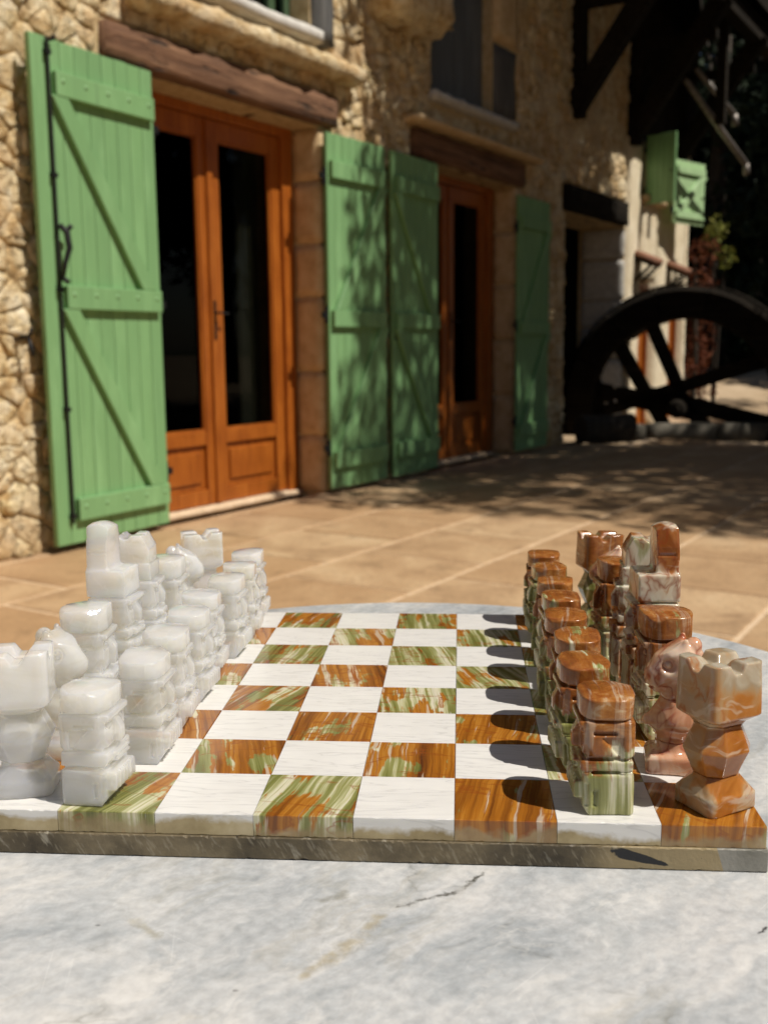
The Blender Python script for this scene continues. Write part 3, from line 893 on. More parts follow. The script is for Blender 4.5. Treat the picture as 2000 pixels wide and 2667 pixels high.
def dressed():
    # jamb stones standing at the right of each french door: blocks with a lit reveal
    rnd = random.Random(3)
    for (s, zt) in ((1.58, 2.26), (4.40, 2.24)):
        z = 0.0
        while z < zt - 0.02:
            h = min(rnd.uniform(0.32, 0.55), zt - z)
            if zt - z - h < 0.15:
                h = zt - z
            rough_box('jamb_stone', 'jamb', house, s - 0.012, s + 0.125, -0.015 - rnd.uniform(0, 0.006), 0.20, z + 0.004, z + h - 0.006, 0.008, int(z * 91 + s * 7), 0.05)
            z += h
    # opening by the wheel: pale jamb
    z = 0.0
    while z < 2.1:
        h = min(rnd.uniform(0.28, 0.45), 2.15 - z)
        rough_box('jamb_stone', 'sill', house, 7.07, 7.115, -0.02, 0.46, z + 0.004, z + h - 0.006, 0.012, int(z * 57), 0.06)
        z += h
    # timber lintels
    rough_box('lintel', 'beam', house, -0.17, 1.74, -0.055, 0.30, 2.262, 2.455, 0.012, 1, 0.07, label='weathered oak lintel over the near french door')
    rough_box('lintel', 'beam', house, 2.68, 4.53, -0.05, 0.30, 2.243, 2.445, 0.012, 2, 0.07, label='shaded brown oak lintel over the far french door')
    rough_box('lintel', 'dark_timber', house, 5.42, 7.11, -0.06, 0.45, 2.162, 2.41, 0.014, 3, 0.07, label='dark oak lintel over the opening behind the wheel')
    # projecting ledges
    rough_box('ledge', 'stone_mass', house, -0.02, 1.95, -0.155, 0.05, 2.545, 2.66, 0.026, 21, 0.05, label='rough projecting stone ledge above the near lintel')
    rough_box('ledge', 'jamb', house, 2.58, 4.74, -0.14, 0.05, 2.455, 2.515, 0.014, 22, 0.07, label='thin stone ledge above the far lintel')
    rough_box('window_sill', 'sill', house, 0.34, 1.535, -0.11, 0.25, 2.705, 2.785, 0.012, 23, 0.07, label='white stone sill of the upper window over the near door')
    rough_box('window_sill', 'sill', house, 2.92, 4.35, -0.08, 0.25, 2.665, 2.742, 0.016, 24, 0.06, label='white stone sill of the grey shuttered upper window')
    rough_box('window_post', 'grey_wood', house, 1.53, 1.69, -0.075, 0.2, 2.715, 4.1, 0.016, 25, 0.1)
    rough_box('window_post', 'grey_wood', house, 3.965, 4.38, -0.03, 0.2, 2.755, 3.30, 0.02, 26, 0.1)
    rough_box('window_post', 'jamb', house, 3.965, 4.40, -0.035, 0.2, 3.31, 4.2, 0.015, 27, 0.1)
    rough_box('corbel', 'stone_mass', house, 2.10, 2.86, -0.30, 0.05, 3.02, 3.55, 0.06, 28, 0.09, label='bulging stone corbel between the two upper windows')
dressed()

def leaf_unit(house_, s0, s1, z0, z1, y, hinge):
    """one glazed door leaf"""
    d = bpy.data.objects.new('french_door_leaf', None)
    COL.objects.link(d)
    d.parent = house_
    d.location = (s0, y, 0)
    W_ = s1 - s0
    st = 0.086
    g0, g1 = 0.455, z1 - 0.105
    box_obj('stile', 'door_wood', d, 0, st, 0, 0.055, z0, z1, 0.005)
    box_obj('stile', 'door_wood', d, W_ - st, W_, 0, 0.055, z0, z1, 0.005)
    box_obj('rail', 'door_wood', d, st, W_ - st, 0.002, 0.053, g1, z1, 0.004)
    box_obj('rail', 'door_wood', d, st, W_ - st, 0.002, 0.053, 0.375, g0, 0.004)
    box_obj('rail', 'door_wood', d, st, W_ - st, 0.002, 0.053, z0, 0.115, 0.004)
    g = G()
    g.box(st, W_ - st, 0.022, 0.04, 0.115, 0.375)
    g.box(st + 0.04, W_ - st - 0.04, 0.010, 0.03, 0.155, 0.335)
    g.build('panel', 'door_wood', d, bev=0.005)
    g = G()
    for (a, b, c, e) in ((st, st + 0.014, g0, g1), (W_ - st - 0.014, W_ - st, g0, g1), (st + 0.014, W_ - st - 0.014, g0, g0 + 0.014), (st + 0.014, W_ - st - 0.014, g1 - 0.014, g1)):
        g.box(a, b, 0.010, 0.026, c, e)
    g.build('glazing_bead', 'door_wood', d)
    box_obj('pane', 'glass', d, st + 0.003, W_ - st - 0.003, 0.026, 0.031, g0 + 0.003, g1 - 0.003)
    return d

def doors():
    for k, (s0, s1, z0, z1) in enumerate(OPEN[:2]):
        y = 0.20
        fr = G()
        fr.box(s0, s0 + 0.075, y - 0.01, y + 0.09, 0.02, z1)
        fr.box(s1 - 0.115, s1 - 0.012, y - 0.01, y + 0.09, 0.02, z1)
        fr.box(s0 + 0.075, s1 - 0.115, y - 0.008, y + 0.088, z1 - 0.055, z1)
        fr.build('door_frame', 'door_wood', house, bev=0.005)
        rough_box('door_sill', 'joint', house, s0 - 0.005, s1 + 0.0, y - 0.045, y + 0.12, -0.02, 0.022, 0.006, 40 + k, 0.08)
        a, b = s0 + 0.078, s1 - 0.118
        mid = (a + b) / 2
        l = leaf_unit(house, a, mid - 0.001, 0.026, z1 - 0.058, y + 0.012, 0)
        r = leaf_unit(house, mid + 0.001, b, 0.026, z1 - 0.058, y + 0.012, 1)
        l['label'] = ('near' if k == 0 else 'far') + ' french door, left glazed orange wood leaf'
        r['label'] = ('near' if k == 0 else 'far') + ' french door, right glazed orange wood leaf'
        # cover strip and lock plate where the leaves meet
        box_obj('cover_strip', 'door_wood', r, -0.028, 0.022, -0.016, 0.0, 0.03, z1 - 0.065, 0.004)
        g = G()
        g.box(-0.012, 0.006, -0.022, -0.0165, 0.98, 1.20)
        g.tube([(-0.003, -0.022, 1.13), (-0.003, -0.055, 1.13), (0.07, -0.058, 1.125)], 0.007, 8)
        g.build('handle', 'iron', r)
        # curtain gathered at the hinge side, inside the glass
        v, f = [], []
        n = 40
        for i in range(n + 1):
            x = b - 0.24 + 0.20 * i / n
            yy = y + 0.17 + 0.022 * math.sin(i * 1.05) + 0.006 * math.sin(i * 2.7)
            v += [(x, yy, 0.05), (x + 0.012 * math.sin(i * 0.4), yy, 1.1), (x, yy, z1 - 0.08)]
        for i in range(n):
            for q in range(2):
                f.append((i * 3 + q, i * 3 + 3 + q, i * 3 + 4 + q, i * 3 + 1 + q))
        link('curtain', mesh('curtain', v, f, True, ['curtain']), house)
        # room behind the glass
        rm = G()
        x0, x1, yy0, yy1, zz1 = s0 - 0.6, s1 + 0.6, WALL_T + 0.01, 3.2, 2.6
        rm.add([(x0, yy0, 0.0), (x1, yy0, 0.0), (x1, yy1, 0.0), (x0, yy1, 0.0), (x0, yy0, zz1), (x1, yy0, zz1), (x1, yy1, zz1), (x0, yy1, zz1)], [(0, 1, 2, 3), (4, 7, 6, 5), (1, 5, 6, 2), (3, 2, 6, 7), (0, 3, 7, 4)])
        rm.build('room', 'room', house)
    # dark mill room behind the opening by the wheel
    rm = G()
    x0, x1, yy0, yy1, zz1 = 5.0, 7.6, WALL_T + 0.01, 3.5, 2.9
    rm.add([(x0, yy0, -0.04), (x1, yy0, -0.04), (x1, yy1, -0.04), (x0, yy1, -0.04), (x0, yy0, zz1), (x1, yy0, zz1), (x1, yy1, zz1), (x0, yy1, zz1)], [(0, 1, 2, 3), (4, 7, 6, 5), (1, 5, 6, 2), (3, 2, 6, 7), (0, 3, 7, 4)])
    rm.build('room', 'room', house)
doors()

def upper_windows():
    # green framed window over the near door
    w = bpy.data.objects.new('window', None)
    COL.objects.link(w)
    w.parent = house
    w['label'] = 'dark green framed upper window over the near door'
    s0, s1, z0, z1 = OPEN[3]
    y = 0.14
    for (a, b) in ((s0, s0 + 0.06), (s1 - 0.06, s1), ((s0 + s1) / 2 - 0.04, (s0 + s1) / 2 + 0.04), (s1 - 0.21, s1 - 0.15)):
        box_obj('frame', 'dark_green', w, a, b, y, y + 0.06, z0 + 0.06, z1, 0.004)
    box_obj('frame', 'dark_green', w, s0 + 0.06, s1 - 0.06, y + 0.003, y + 0.057, z0 + 0.005, z0 + 0.06, 0.004)
    box_obj('pane', 'glass', w, s0 + 0.05, s1 - 0.05, y + 0.03, y + 0.036, z0 + 0.05, z1)
    # closed grey boards in the second upper window
    w = bpy.data.objects.new('window', None)
    COL.objects.link(w)
    w.parent = house
    w['label'] = 'upper window closed with grey boards over the far door'
    s0, s1, z0, z1 = OPEN[4]
    n = 6
    for k in range(n):
        a = s0 + (s1 - s0) * k / n
        box_obj('board', 'greyblue', w, a + 0.003, a + (s1 - s0) / n - 0.003, 0.08, 0.105, z0 + 0.01, z1, 0.004)
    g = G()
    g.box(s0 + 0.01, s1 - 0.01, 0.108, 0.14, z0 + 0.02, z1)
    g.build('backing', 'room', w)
upper_windows()

bolt_me = None
def bolts_mesh():
    g = G()
    n = 8
    v = [(0, -0.006, 0)]
    for r, y in ((0.007, -0.0045), (0.011, 0.0)):
        v += [(r * math.cos(2 * math.pi * k / n), y, r * math.sin(2 * math.pi * k / n)) for k in range(n)]
    f = [(0, 1 + k, 1 + (k + 1) % n) for k in range(n)]
    f += [(1 + k, 1 + n + k, 1 + n + (k + 1) % n, 1 + (k + 1) % n) for k in range(n)]
    return mesh('bolt', v, f, True, ['green'])

def shutter(parent, name, s_h, dep_h, width, z0, z1, ang, left_free, brace, label, nb=8, rails=(0.075, 0.50, 0.925), rod=False, bolts=0, pm='green'):
    """ledged and braced board shutter. local x runs from the hinge edge towards the free edge; local y negative is the outer face"""
    global bolt_me
    sh = bpy.data.objects.new(name, None)
    COL.objects.link(sh)
    sh.parent = parent
    sh.location = (s_h, -dep_h, 0)
    sh.rotation_euler = (0, 0, ang)
    sh['label'] = label
    sg = -1 if left_free else 1          # free edge towards -x or +x of the wall
    T = 0.028
    H = z1 - z0
    def bx(nm, a, b, y0, y1, c, d, bev=0.003, mat=None):
        x0, x1 = sorted((a * sg, b * sg))
        return box_obj(nm, mat or pm, sh, x0, x1, y0, y1, c, d, bev)
    rnd = random.Random(label)
    for k in range(nb):
        a = width * k / nb
        bx('board', a + 0.001, a + width / nb - 0.001, -T + rnd.uniform(-0.0012, 0.0012), 0, z0 + rnd.uniform(0, 0.003), z1 - rnd.uniform(0, 0.004), 0.0045)
    rz = []
    for fz in rails:
        zc = z0 + H * fz
        hh = 0.052 if H > 1.5 else 0.04
        e = 0.115 if rod else 0.03
        bx('rail', 0.02, width - e, -T - 0.030, -T - 0.0015, zc - hh, zc + hh, 0.005)
        rz.append(zc)
        if bolts:
            if bolt_me is None:
                bolt_me = bolts_mesh()
            for k in range(bolts):
                xx = 0.06 + (width - e - 0.1) * k / (bolts - 1)
                link('bolt', bolt_me, sh, (sg * xx, -T - 0.030, zc + 0.012))
    # braces between rails
    for q in range(len(rz) - 1):
        za, zb = rz[q] + (0.052 if H > 1.5 else 0.04), rz[q + 1] - (0.052 if H > 1.5 else 0.04)
        e = 0.115 if rod else 0.03
        lo, hi = (0.10, width - e - 0.02)
        xa, xb = (lo, hi) if brace > 0 else (hi, lo)      # x at the lower end, x at the upper end
        d = Vector((xb - xa, 0, zb - za)).normalized()
        pr = Vector((d.z, 0, -d.x)) * 0.042
        g = G()
        y0, y1 = -T - 0.028, -T - 0.0015
        pts = []
        for (x, z, s_) in ((xa, za, 1), (xa, za, -1), (xb, zb, -1), (xb, zb, 1)):
            # cut level with the rails
            off = 0.042 / abs(d.z)
            pts.append((x + s_ * off, z))
        v = [(sg * x, y0, z) for x, z in pts] + [(sg * x, y1, z) for x, z in pts]
        f = [(0, 1, 2, 3), (7, 6, 5, 4)] + [(k, k + 4, (k + 1) % 4 + 4, (k + 1) % 4) for k in range(4)]
        g.add(v, f)
        me = g.mesh('brace', pm)
        bm = bmesh.new()
        bm.from_mesh(me)
        bmesh.ops.recalc_face_normals(bm, faces=bm.faces[:])
        bmesh.ops.bevel(bm, geom=bm.edges[:], offset=0.004, segments=1, affect='EDGES')
        bm.to_mesh(me)
        bm.free()
        link('brace', me, sh)
    # strap hinges on pintles, on the hinge edge
    for fz in ((0.12, 0.5, 0.88) if H > 1.5 else (0.2, 0.8)):
        g = G()
        zc = z0 + H * fz
        g.tube([(-0.008 * sg, -0.012, zc - 0.05), (-0.008 * sg, -0.012, zc + 0.05)], 0.012, 8)
        g.box(min(-0.05 * sg, 0), max(-0.05 * sg, 0), -0.018, -0.006, zc - 0.018, zc + 0.018)
        g.build('hinge', 'iron', sh)
    if rod:
        # espagnolette: long rod, guides, hooked handle
        x = sg * (width - 0.085)
        g = G()
        g.tube([(x, -T - 0.016, z0 + 0.10), (x, -T - 0.016, z1 - 0.006)], 0.0075, 8)
        for fz in (0.06, 0.28, 0.52, 0.74, 0.97):
            zc = z0 + H * fz
            g.box(x - 0.014, x + 0.014, -T - 0.026, -T - 0.001, zc - 0.010, zc + 0.010)
        g.tube([(x, -T - 0.016, z1 - 0.02), (x + 0.02, -T - 0.045, z1 - 0.012), (x + 0.03, -T - 0.02, z1 + 0.004)], 0.008, 6)
        g.build('bolt_rod', 'iron', sh)
        g = G()
        zc = z0 + H * 0.60
        g.tube([(x, -T - 0.03, zc + 0.10), (x + 0.022, -T - 0.05, zc + 0.07), (x + 0.028, -T - 0.055, zc), (x + 0.006, -T - 0.05, zc - 0.06), (x - 0.004, -T - 0.04, zc - 0.13)], [0.012, 0.015, 0.014, 0.011, 0.008], 8)
        g.tube([(x - 0.004, -T - 0.036, zc - 0.13), (x + 0.01, -T - 0.06, zc - 0.15)], [0.012, 0.012], 8)
        g.tube([(x + 0.03, -T - 0.04, zc + 0.075), (x + 0.045, -T - 0.06, zc + 0.10)], [0.012, 0.010], 8)
        g.build('handle', 'iron', sh, True)
    else:
        g = G()
        xx = sg * (width - 0.04)
        g.tube([(xx, -0.003, z0 + H * 0.45), (xx, 0.03, z0 + H * 0.45)], 0.008, 6)
        g.box(xx - 0.015, xx + 0.015, -T - 0.008, -T - 0.001, z0 + H * 0.43, z0 + H * 0.47)
        g.build('catch', 'iron', sh)
    return sh

def shutters():
    shutter(house, 'shutter', 0.085, 0.055, 0.760, 0.035, 2.262, R3(2.8), True, 1, 'bright sunlit green board shutter left of the near french door, with black rod', 9, (0.072, 0.505, 0.915), True, 5)
    shutter(house, 'shutter', 1.555, 0.055, 0.635, 0.035, 2.222, R3(-2.0), False, 1, 'dappled green shutter just right of the near french door', 8, (0.085, 0.49, 0.90))
    shutter(house, 'shutter', 2.935, 0.055, 0.655, 0.035, 2.222, R3(1.5), True, 1, 'shaded green shutter just left of the far french door', 8, (0.085, 0.49, 0.90))
    shutter(house, 'shutter', 4.315, 0.055, 0.620, 0.035, 2.165, R3(-1.0), False, 1, 'dark green shutter right of the far french door, by the wheel', 7, (0.085, 0.49, 0.90))
    # wall catch beside the near shutter
    g = G()
    g.tube([(-0.74, 0.0, 0.98), (-0.74, -0.09, 0.985), (-0.74, -0.11, 1.02)], 0.009, 6)
    g.tube([(-0.74, -0.085, 0.985), (-0.74, -0.10, 0.93), (-0.73, -0.10, 0.90)], [0.008, 0.012, 0.010], 6)
    g.build('shutter_catch', 'iron', house, True)
shutters()

# ------------------------------------------------------------------ far wing: cream sunlit facade, hoods, small shutters, deep eaves
wing = bpy.data.objects.new('cream_wing', None)
COL.objects.link(wing)
wing.location = HO
wing.rotation_euler = (0, 0, HROT)
wing['label'] = 'sunlit cream rendered far wing of the farmhouse, seen behind the wheel'
wing['category'] = 'house'
def far_wing():
    # wall with openings
    rects = [(7.135, 7.62, 0, 3.22), (8.16, 8.74, 0, 3.22), (9.27, 9.42, 0, 3.22), (7.62, 8.16, 1.62, 2.55), (8.74, 9.27, 1.60, 3.22)]
    for k in range(11):  # made-up dark boards stand for the shade under the eaves
        x = 7.135 + 0.208 * k
        box_obj('eaves_shade_board', 'dark_timber', wing, x, x + 0.2, -0.06, -0.03, 3.2, 5.4, 0.004)
    for k, (a, b, c, d) in enumerate(rects):
        rough_box('wall', 'render', wing, a, b, -0.03, 0.45, c - (0.05 if c == 0 else 0), d, 0.022, 60 + k, 0.13)
    g = G()
    g.box(7.14, 9.41, 0.46, 0.5, -0.05, 5.4)
    g.build('back_wall', 'room', wing)
    for (a, b, zt) in ((7.62, 8.16, 1.62), (8.74, 9.27, 1.60)):
        d = bpy.data.objects.new('plank_door', None)
        COL.objects.link(d)
        d.parent = wing
        n = 4
        w = (b - a - 0.08) / n
        for k in range(n):
            box_obj('plank', 'door_wood', d, a + 0.04 + w * k + 0.002, a + 0.04 + w * (k + 1) - 0.002, 0.10, 0.13, 0.01, zt - 0.05, 0.003)
        gg = G()
        gg.box(a + 0.012, a + 0.038, 0.06, 0.16, 0.0, zt - 0.01)
        gg.box(b - 0.038, b - 0.012, 0.06, 0.16, 0.0, zt - 0.01)
        gg.box(a + 0.038, b - 0.038, 0.062, 0.158, zt - 0.05, zt - 0.01)
        gg.build('frame', 'door_wood', d)
    # little tiled hoods over the doors
    for (a, b, z) in ((7.36, 7.66, 1.74), (8.50, 8.76, 1.70)):
        h = bpy.data.objects.new('door_hood', None)
        COL.objects.link(h)
        h.parent = wing
        gg = G()
        gg.add([(a, -0.03, z + 0.15), (b, -0.03, z + 0.15), (b, -0.23, z + 0.06), (a, -0.23, z + 0.06), (a, -0.03, z + 0.11), (b, -0.03, z + 0.11), (b, -0.23, z + 0.02), (a, -0.23, z + 0.02)], [(0, 3, 2, 1), (4, 5, 6, 7), (0, 1, 5, 4), (1, 2, 6, 5), (2, 3, 7, 6), (3, 0, 4, 7)])
        gg.build('deck', 'dark_timber', h)
        n = 4
        for k in range(n):
            x = a + (b - a) * (k + 0.5) / n
            t = G()
            t.tube([(x, -0.03, z + 0.17), (x, -0.25, z + 0.07)], [0.036, 0.042], 8)
            t.build('roof_tile', 'clay', h, True)
        for x in (a + 0.04, b - 0.04):
            t = G()
            t.tube([(x, -0.03, z - 0.12), (x, -0.20, z + 0.03)], 0.018, 6)
            t.build('bracket', 'dark_timber', h)
    # small upper window with its two shutters standing open
    g = G()
    g.box(7.66, 8.12, 0.14, 0.17, 2.56, 3.2)
    g.build('pane', 'glass', wing)
    rough_box('window_sill', 'jamb', wing, 7.55, 8.25, -0.12, 0.1, 2.46, 2.55, 0.02, 71, 0.08)
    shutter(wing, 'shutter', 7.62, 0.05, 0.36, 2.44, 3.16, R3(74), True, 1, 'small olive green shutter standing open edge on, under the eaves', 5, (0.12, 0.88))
    shutter(wing, 'shutter', 8.22, 0.16, 0.66, 2.30, 3.00, R3(-14), False, 1, 'small pale green sunlit shutter under the eaves of the far wing', 6, (0.14, 0.84), pm='sunlit_green')
far_wing()

def eaves():
    r = bpy.data.objects.new('eaves_roof', None)
    COL.objects.link(r)
    r.location = HO
    r.rotation_euler = (0, 0, HROT)
    r['label'] = 'dark overhanging timber eaves with slanting braces over the far wing'
    r['category'] = 'roof'
    s0, s1 = 5.25, 9.7
    zo, zi, dep = 4.42, 5.25, 0.97
    # soffit boards
    n = 9
    for k in range(n):
        t0, t1 = k / n, (k + 1) / n
        d0, d1 = dep * (1 - t0), dep * (1 - t1)
        a0, a1 = zo + (zi - zo) * t0, zo + (zi - zo) * t1
        g = G()
        e = 0.006
        g.add([(s0, -d0 + e, a0), (s1, -d0 + e, a0), (s1, -d1 - e, a1), (s0, -d1 - e, a1), (s0, -d0 + e, a0 + 0.03), (s1, -d0 + e, a0 + 0.03), (s1, -d1 - e, a1 + 0.03), (s0, -d1 - e, a1 + 0.03)], [(0, 3, 2, 1), (4, 5, 6, 7), (0, 1, 5, 4), (1, 2, 6, 5), (2, 3, 7, 6), (3, 0, 4, 7)])
        g.build('soffit_board', 'dark_timber', r)
    g = G()
    g.add([(s0 - 0.05, -dep - 0.08, zo + 0.0), (s1 + 0.05, -dep - 0.08, zo + 0.0), (s1 + 0.05, 2.8, zi + 2.3), (s0 - 0.05, 2.8, zi + 2.3), (s0 - 0.05, -dep - 0.08, zo + 0.12), (s1 + 0.05, -dep - 0.08, zo + 0.12), (s1 + 0.05, 2.8, zi + 2.42), (s0 - 0.05, 2.8, zi + 2.42)], [(0, 3, 2, 1), (4, 5, 6, 7), (0, 1, 5, 4), (1, 2, 6, 5), (2, 3, 7, 6), (3, 0, 4, 7)])
    g.v = [(x, y, z + 0.06) for x, y, z in g.v]
    g.build('roof_slope', 'dark_timber', r)
    box_obj('plate_beam', 'dark_timber', r, s0, s1, -dep + 0.02, -dep + 0.17, zo - 0.17, zo - 0.01, 0.01)
    def bar(nm, p, q, w):
        p, q = Vector(p), Vector(q)
        g = G()
        g.tube([p, q], w, 4)
        g.build(nm, 'dark_timber', r)
    for k, s in enumerate((5.62, 7.22, 8.8)):
        bar('brace', (s, -0.02, 3.08), (s, -dep + 0.05, zo - 0.1), 0.125)
        bar('wall_post', (s, -0.06, 3.0), (s, -0.06, 5.0), 0.085)
        bar('rafter_tie', (s, 0.0, 3.98), (s, -dep + 0.1, 3.98), 0.06)
    # gable end upright
    bar('hanging_post', (7.9, -0.75, 3.25), (7.9, -0.75, 4.5), 0.07)
eaves()

def pipes():
    p = bpy.data.objects.new('rain_pipe', None)
    COL.objects.link(p)
    p.location = HO
    p.rotation_euler = (0, 0, HROT)
    p['label'] = 'pair of slanting zinc rain pipes under the far eaves'
    p['category'] = 'pipe'
    g = G()
    g.tube([(7.75, -0.40, 3.72), (8.35, -0.62, 3.30), (8.95, -0.78, 2.98)], 0.035, 10)
    g.build('pipe', 'zinc', p, True)
    g = G()
    g.tube([(7.78, -0.50, 3.82), (8.35, -0.78, 3.42)], 0.03, 10)
    g.build('pipe', 'zinc', p, True)
    for q in ((8.95, -0.78, 2.98), (8.35, -0.78, 3.42)):
        g = G()
        g.tube([q, (q[0] + 0.02, q[1] - 0.01, q[2] - 0.12)], 0.038, 8)
        g.build('outlet', 'zinc', p, True)
pipes()

# ------------------------------------------------------------------ mill wheel
def wheel():
    w = bpy.data.objects.new('mill_wheel', None)
    COL.objects.link(w)
    w.location = (2.38, 10.66, 0.27)
    w.rotation_euler = (0, 0, R3(-24))
    w['label'] = 'huge dark wooden mill wheel half sunk into the ground beside the house'
    w['category'] = 'wheel'
    Ro, Ri, D = 1.26, 0.93, 0.20
    n = 14
    rnd = random.Random(6)
    # felloes
    for k in range(n):
        a0, a1 = 2 * math.pi * k / n + 0.006, 2 * math.pi * (k + 1) / n - 0.006
        m_ = 5
        v, f = [], []
        jo = rnd.uniform(-0.012, 0.012)
        for i in range(m_ + 1):
            a = a0 + (a1 - a0) * i / m_
            c, s = math.cos(a), math.sin(a)
            for (rr, y) in ((Ri, -D + 0.03), (Ri + 0.03, -D), (Ro - 0.05, -D), (Ro, -D + 0.05), (Ro, D - 0.05), (Ro - 0.05, D), (Ri + 0.03, D), (Ri, D - 0.03)):
                v.append(((rr + jo) * c, y, (rr + jo) * s))
        for i in range(m_):
            for q in range(8):
                f.append((i * 8 + q, i * 8 + (q + 1) % 8, (i + 1) * 8 + (q + 1) % 8, (i + 1) * 8 + q))
        f.append(tuple(range(7, -1, -1)))
        f.append(tuple(m_ * 8 + q for q in range(8)))
        link('felloe', mesh('felloe', v, f, False, ['dark_timber']), w)
    # iron band
    v, f = [], []
    nn = 64
    for i in range(nn):
        a = 2 * math.pi * i / nn
        for rr, y in ((Ro + 0.018, -0.10), (Ro + 0.030, -0.09), (Ro + 0.030, 0.09), (Ro + 0.018, 0.10)):
            v.append((rr * math.cos(a), y, rr * math.sin(a)))
    for i in range(nn):
        for q in range(4):
            f.append((i * 4 + q, i * 4 + (q + 1) % 4, ((i + 1) % nn) * 4 + (q + 1) % 4, ((i + 1) % nn) * 4 + q))
    link('iron_tyre', mesh('iron_tyre', v, f, True, ['dark_timber']), w)
    # arms
    def arm(p, q, wd, th, y):
        p, q = Vector((p[0], 0, p[1])), Vector((q[0], 0, q[1]))
        d = (q - p).normalized()
        pr = Vector((-d.z, 0, d.x)) * wd / 2
        vv = [p + pr, p - pr, q - pr * 0.85, q + pr * 0.85]
        v = [(a.x, y - th, a.z) for a in vv] + [(a.x, y + th, a.z) for a in vv]
        f = [(0, 1, 2, 3), (7, 6, 5, 4)] + [(k, k + 4, (k + 1) % 4 + 4, (k + 1) % 4) for k in range(4)]
        link('arm', mesh('arm', v, f, False, ['dark_timber']), w)
    ends = (((0.80, 0.44), (-0.92, -0.13)), ((-0.72, 0.74), (-0.16, -0.20)), ((-0.36, 0.86), (0.06, -0.06)), ((0.92, -0.20), (-0.30, 0.10)), ((-0.88, 0.42), (-0.70, -0.50)), ((-0.90, 0.14), (0.10, -0.06)), ((0.62, -0.66), (0.0, 0.04)))
    for k, (p, q) in enumerate(ends):
        p, q = (p[0] * 1.12, p[1] * 1.12 + 0.03), (q[0] * 1.12, q[1] * 1.12 + 0.03)
        arm(p, q, (0.15, 0.14, 0.13, 0.17, 0.15, 0.20, 0.15)[k], 0.055 + 0.004 * k, 0.004 * k)
    g = G()
    g.tube([(0, -0.30, 0), (0, -0.24, 0), (0, 0.24, 0), (0, 0.30, 0)], [0.07, 0.10, 0.10, 0.07], 12)
    g.build('hub', 'dark_timber', w)
    g = G()
    g.tube([(0, -0.36, 0), (0, 0.6, 0)], 0.045, 10)
    g.build('axle', 'dark_timber', w)
wheel()

def log():
    g = bpy.data.objects.new('cut_log', None)
    COL.objects.link(g)
    g.location = (1.43, 9.52, 0.145)
    g.rotation_euler = (0, 0, R3(22))
    g['label'] = 'short dark cut log lying on the paving in front of the wheel'
    g['category'] = 'log'
    rnd = random.Random(2)
    n, m_ = 20, 8
    v, f = [], []
    for i in range(m_ + 1):
        x = -0.27 + 0.54 * i / m_
        for k in range(n):
            a = 2 * math.pi * k / n
            r = 0.135 + 0.010 * math.sin(3 * a + x * 4) + 0.006 * math.sin(7 * a - x * 9) + rnd.uniform(-0.004, 0.004)
            v.append((x, r * math.cos(a), r * math.sin(a)))
    for i in range(m_):
        for k in range(n):
            f.append((i * n + k, (i + 1) * n + k, (i + 1) * n + (k + 1) % n, i * n + (k + 1) % n))
    link('bark', mesh('bark', v, f, True, ['bark']), g)
    for s_ in (0, m_):
        vv = [(v[s_ * n + k][0] + (0.001 if s_ == 0 else -0.001), v[s_ * n + k][1] * 0.99, v[s_ * n + k][2] * 0.99) for k in range(n)]
        x = vv[0][0]
        vv.append((x, 0, 0))
        ff = [(k, (k + 1) % n, n) if s_ else ((k + 1) % n, k, n) for k in range(n)]
        link('cut_end', mesh('cut_end', vv, ff, False, ['log_end']), g)
log()

# ------------------------------------------------------------------ trees
def leaf_cloud(rng, centers, radii, per, size, flat=0.75):
    """leaf-sized bent quads spread through clumps; returns verts, faces"""
    V, F = [], []
    base = 0
    for c, r in zip(centers, radii):
        n = int(per * r * r)
        d = rng.normal(size=(n, 3))
        d /= np.linalg.norm(d, axis=1)[:, None]
        rad = r * rng.uniform(0.25, 1.0, n) ** 0.5
        p = np.array(c) + d * rad[:, None] * np.array([1, 1, flat])
        a = rng.normal(size=(n, 3)); a /= np.linalg.norm(a, axis=1)[:, None]
        b = np.cross(a, rng.normal(size=(n, 3))); b /= np.linalg.norm(b, axis=1)[:, None]
        s = size * rng.uniform(0.6, 1.3, n)[:, None]
        nn = np.cross(a, b)
        v = np.stack([p - a * s, p + b * s * 0.42 + nn * s * 0.10, p + a * s, p - b * s * 0.42 + nn * s * 0.10], 1).reshape(-1, 3)
        V.append(v)
        F.append((np.arange(n)[:, None] * 4 + np.arange(4)[None, :]) + base)
        base += n * 4
    return np.concatenate(V), np.concatenate(F)

def np_mesh(name, V, F, mat, smooth=False):
    me = bpy.data.meshes.new(name)
    n, k = F.shape
    me.vertices.add(len(V))
    me.vertices.foreach_set('co', V.astype(np.float32).ravel())
    me.loops.add(n * k)
    me.loops.foreach_set('vertex_index', F.astype(np.int32).ravel())
    me.polygons.add(n)
    me.polygons.foreach_set('loop_start', np.arange(0, n * k, k, dtype=np.int32))
    me.polygons.foreach_set('loop_total', np.full(n, k, dtype=np.int32))
    if smooth:
        me.polygons.foreach_set('use_smooth', np.ones(n, dtype=bool))
    me.materials.append(M[mat])
    me.update(calc_edges=True)
    me.validate()
    return me

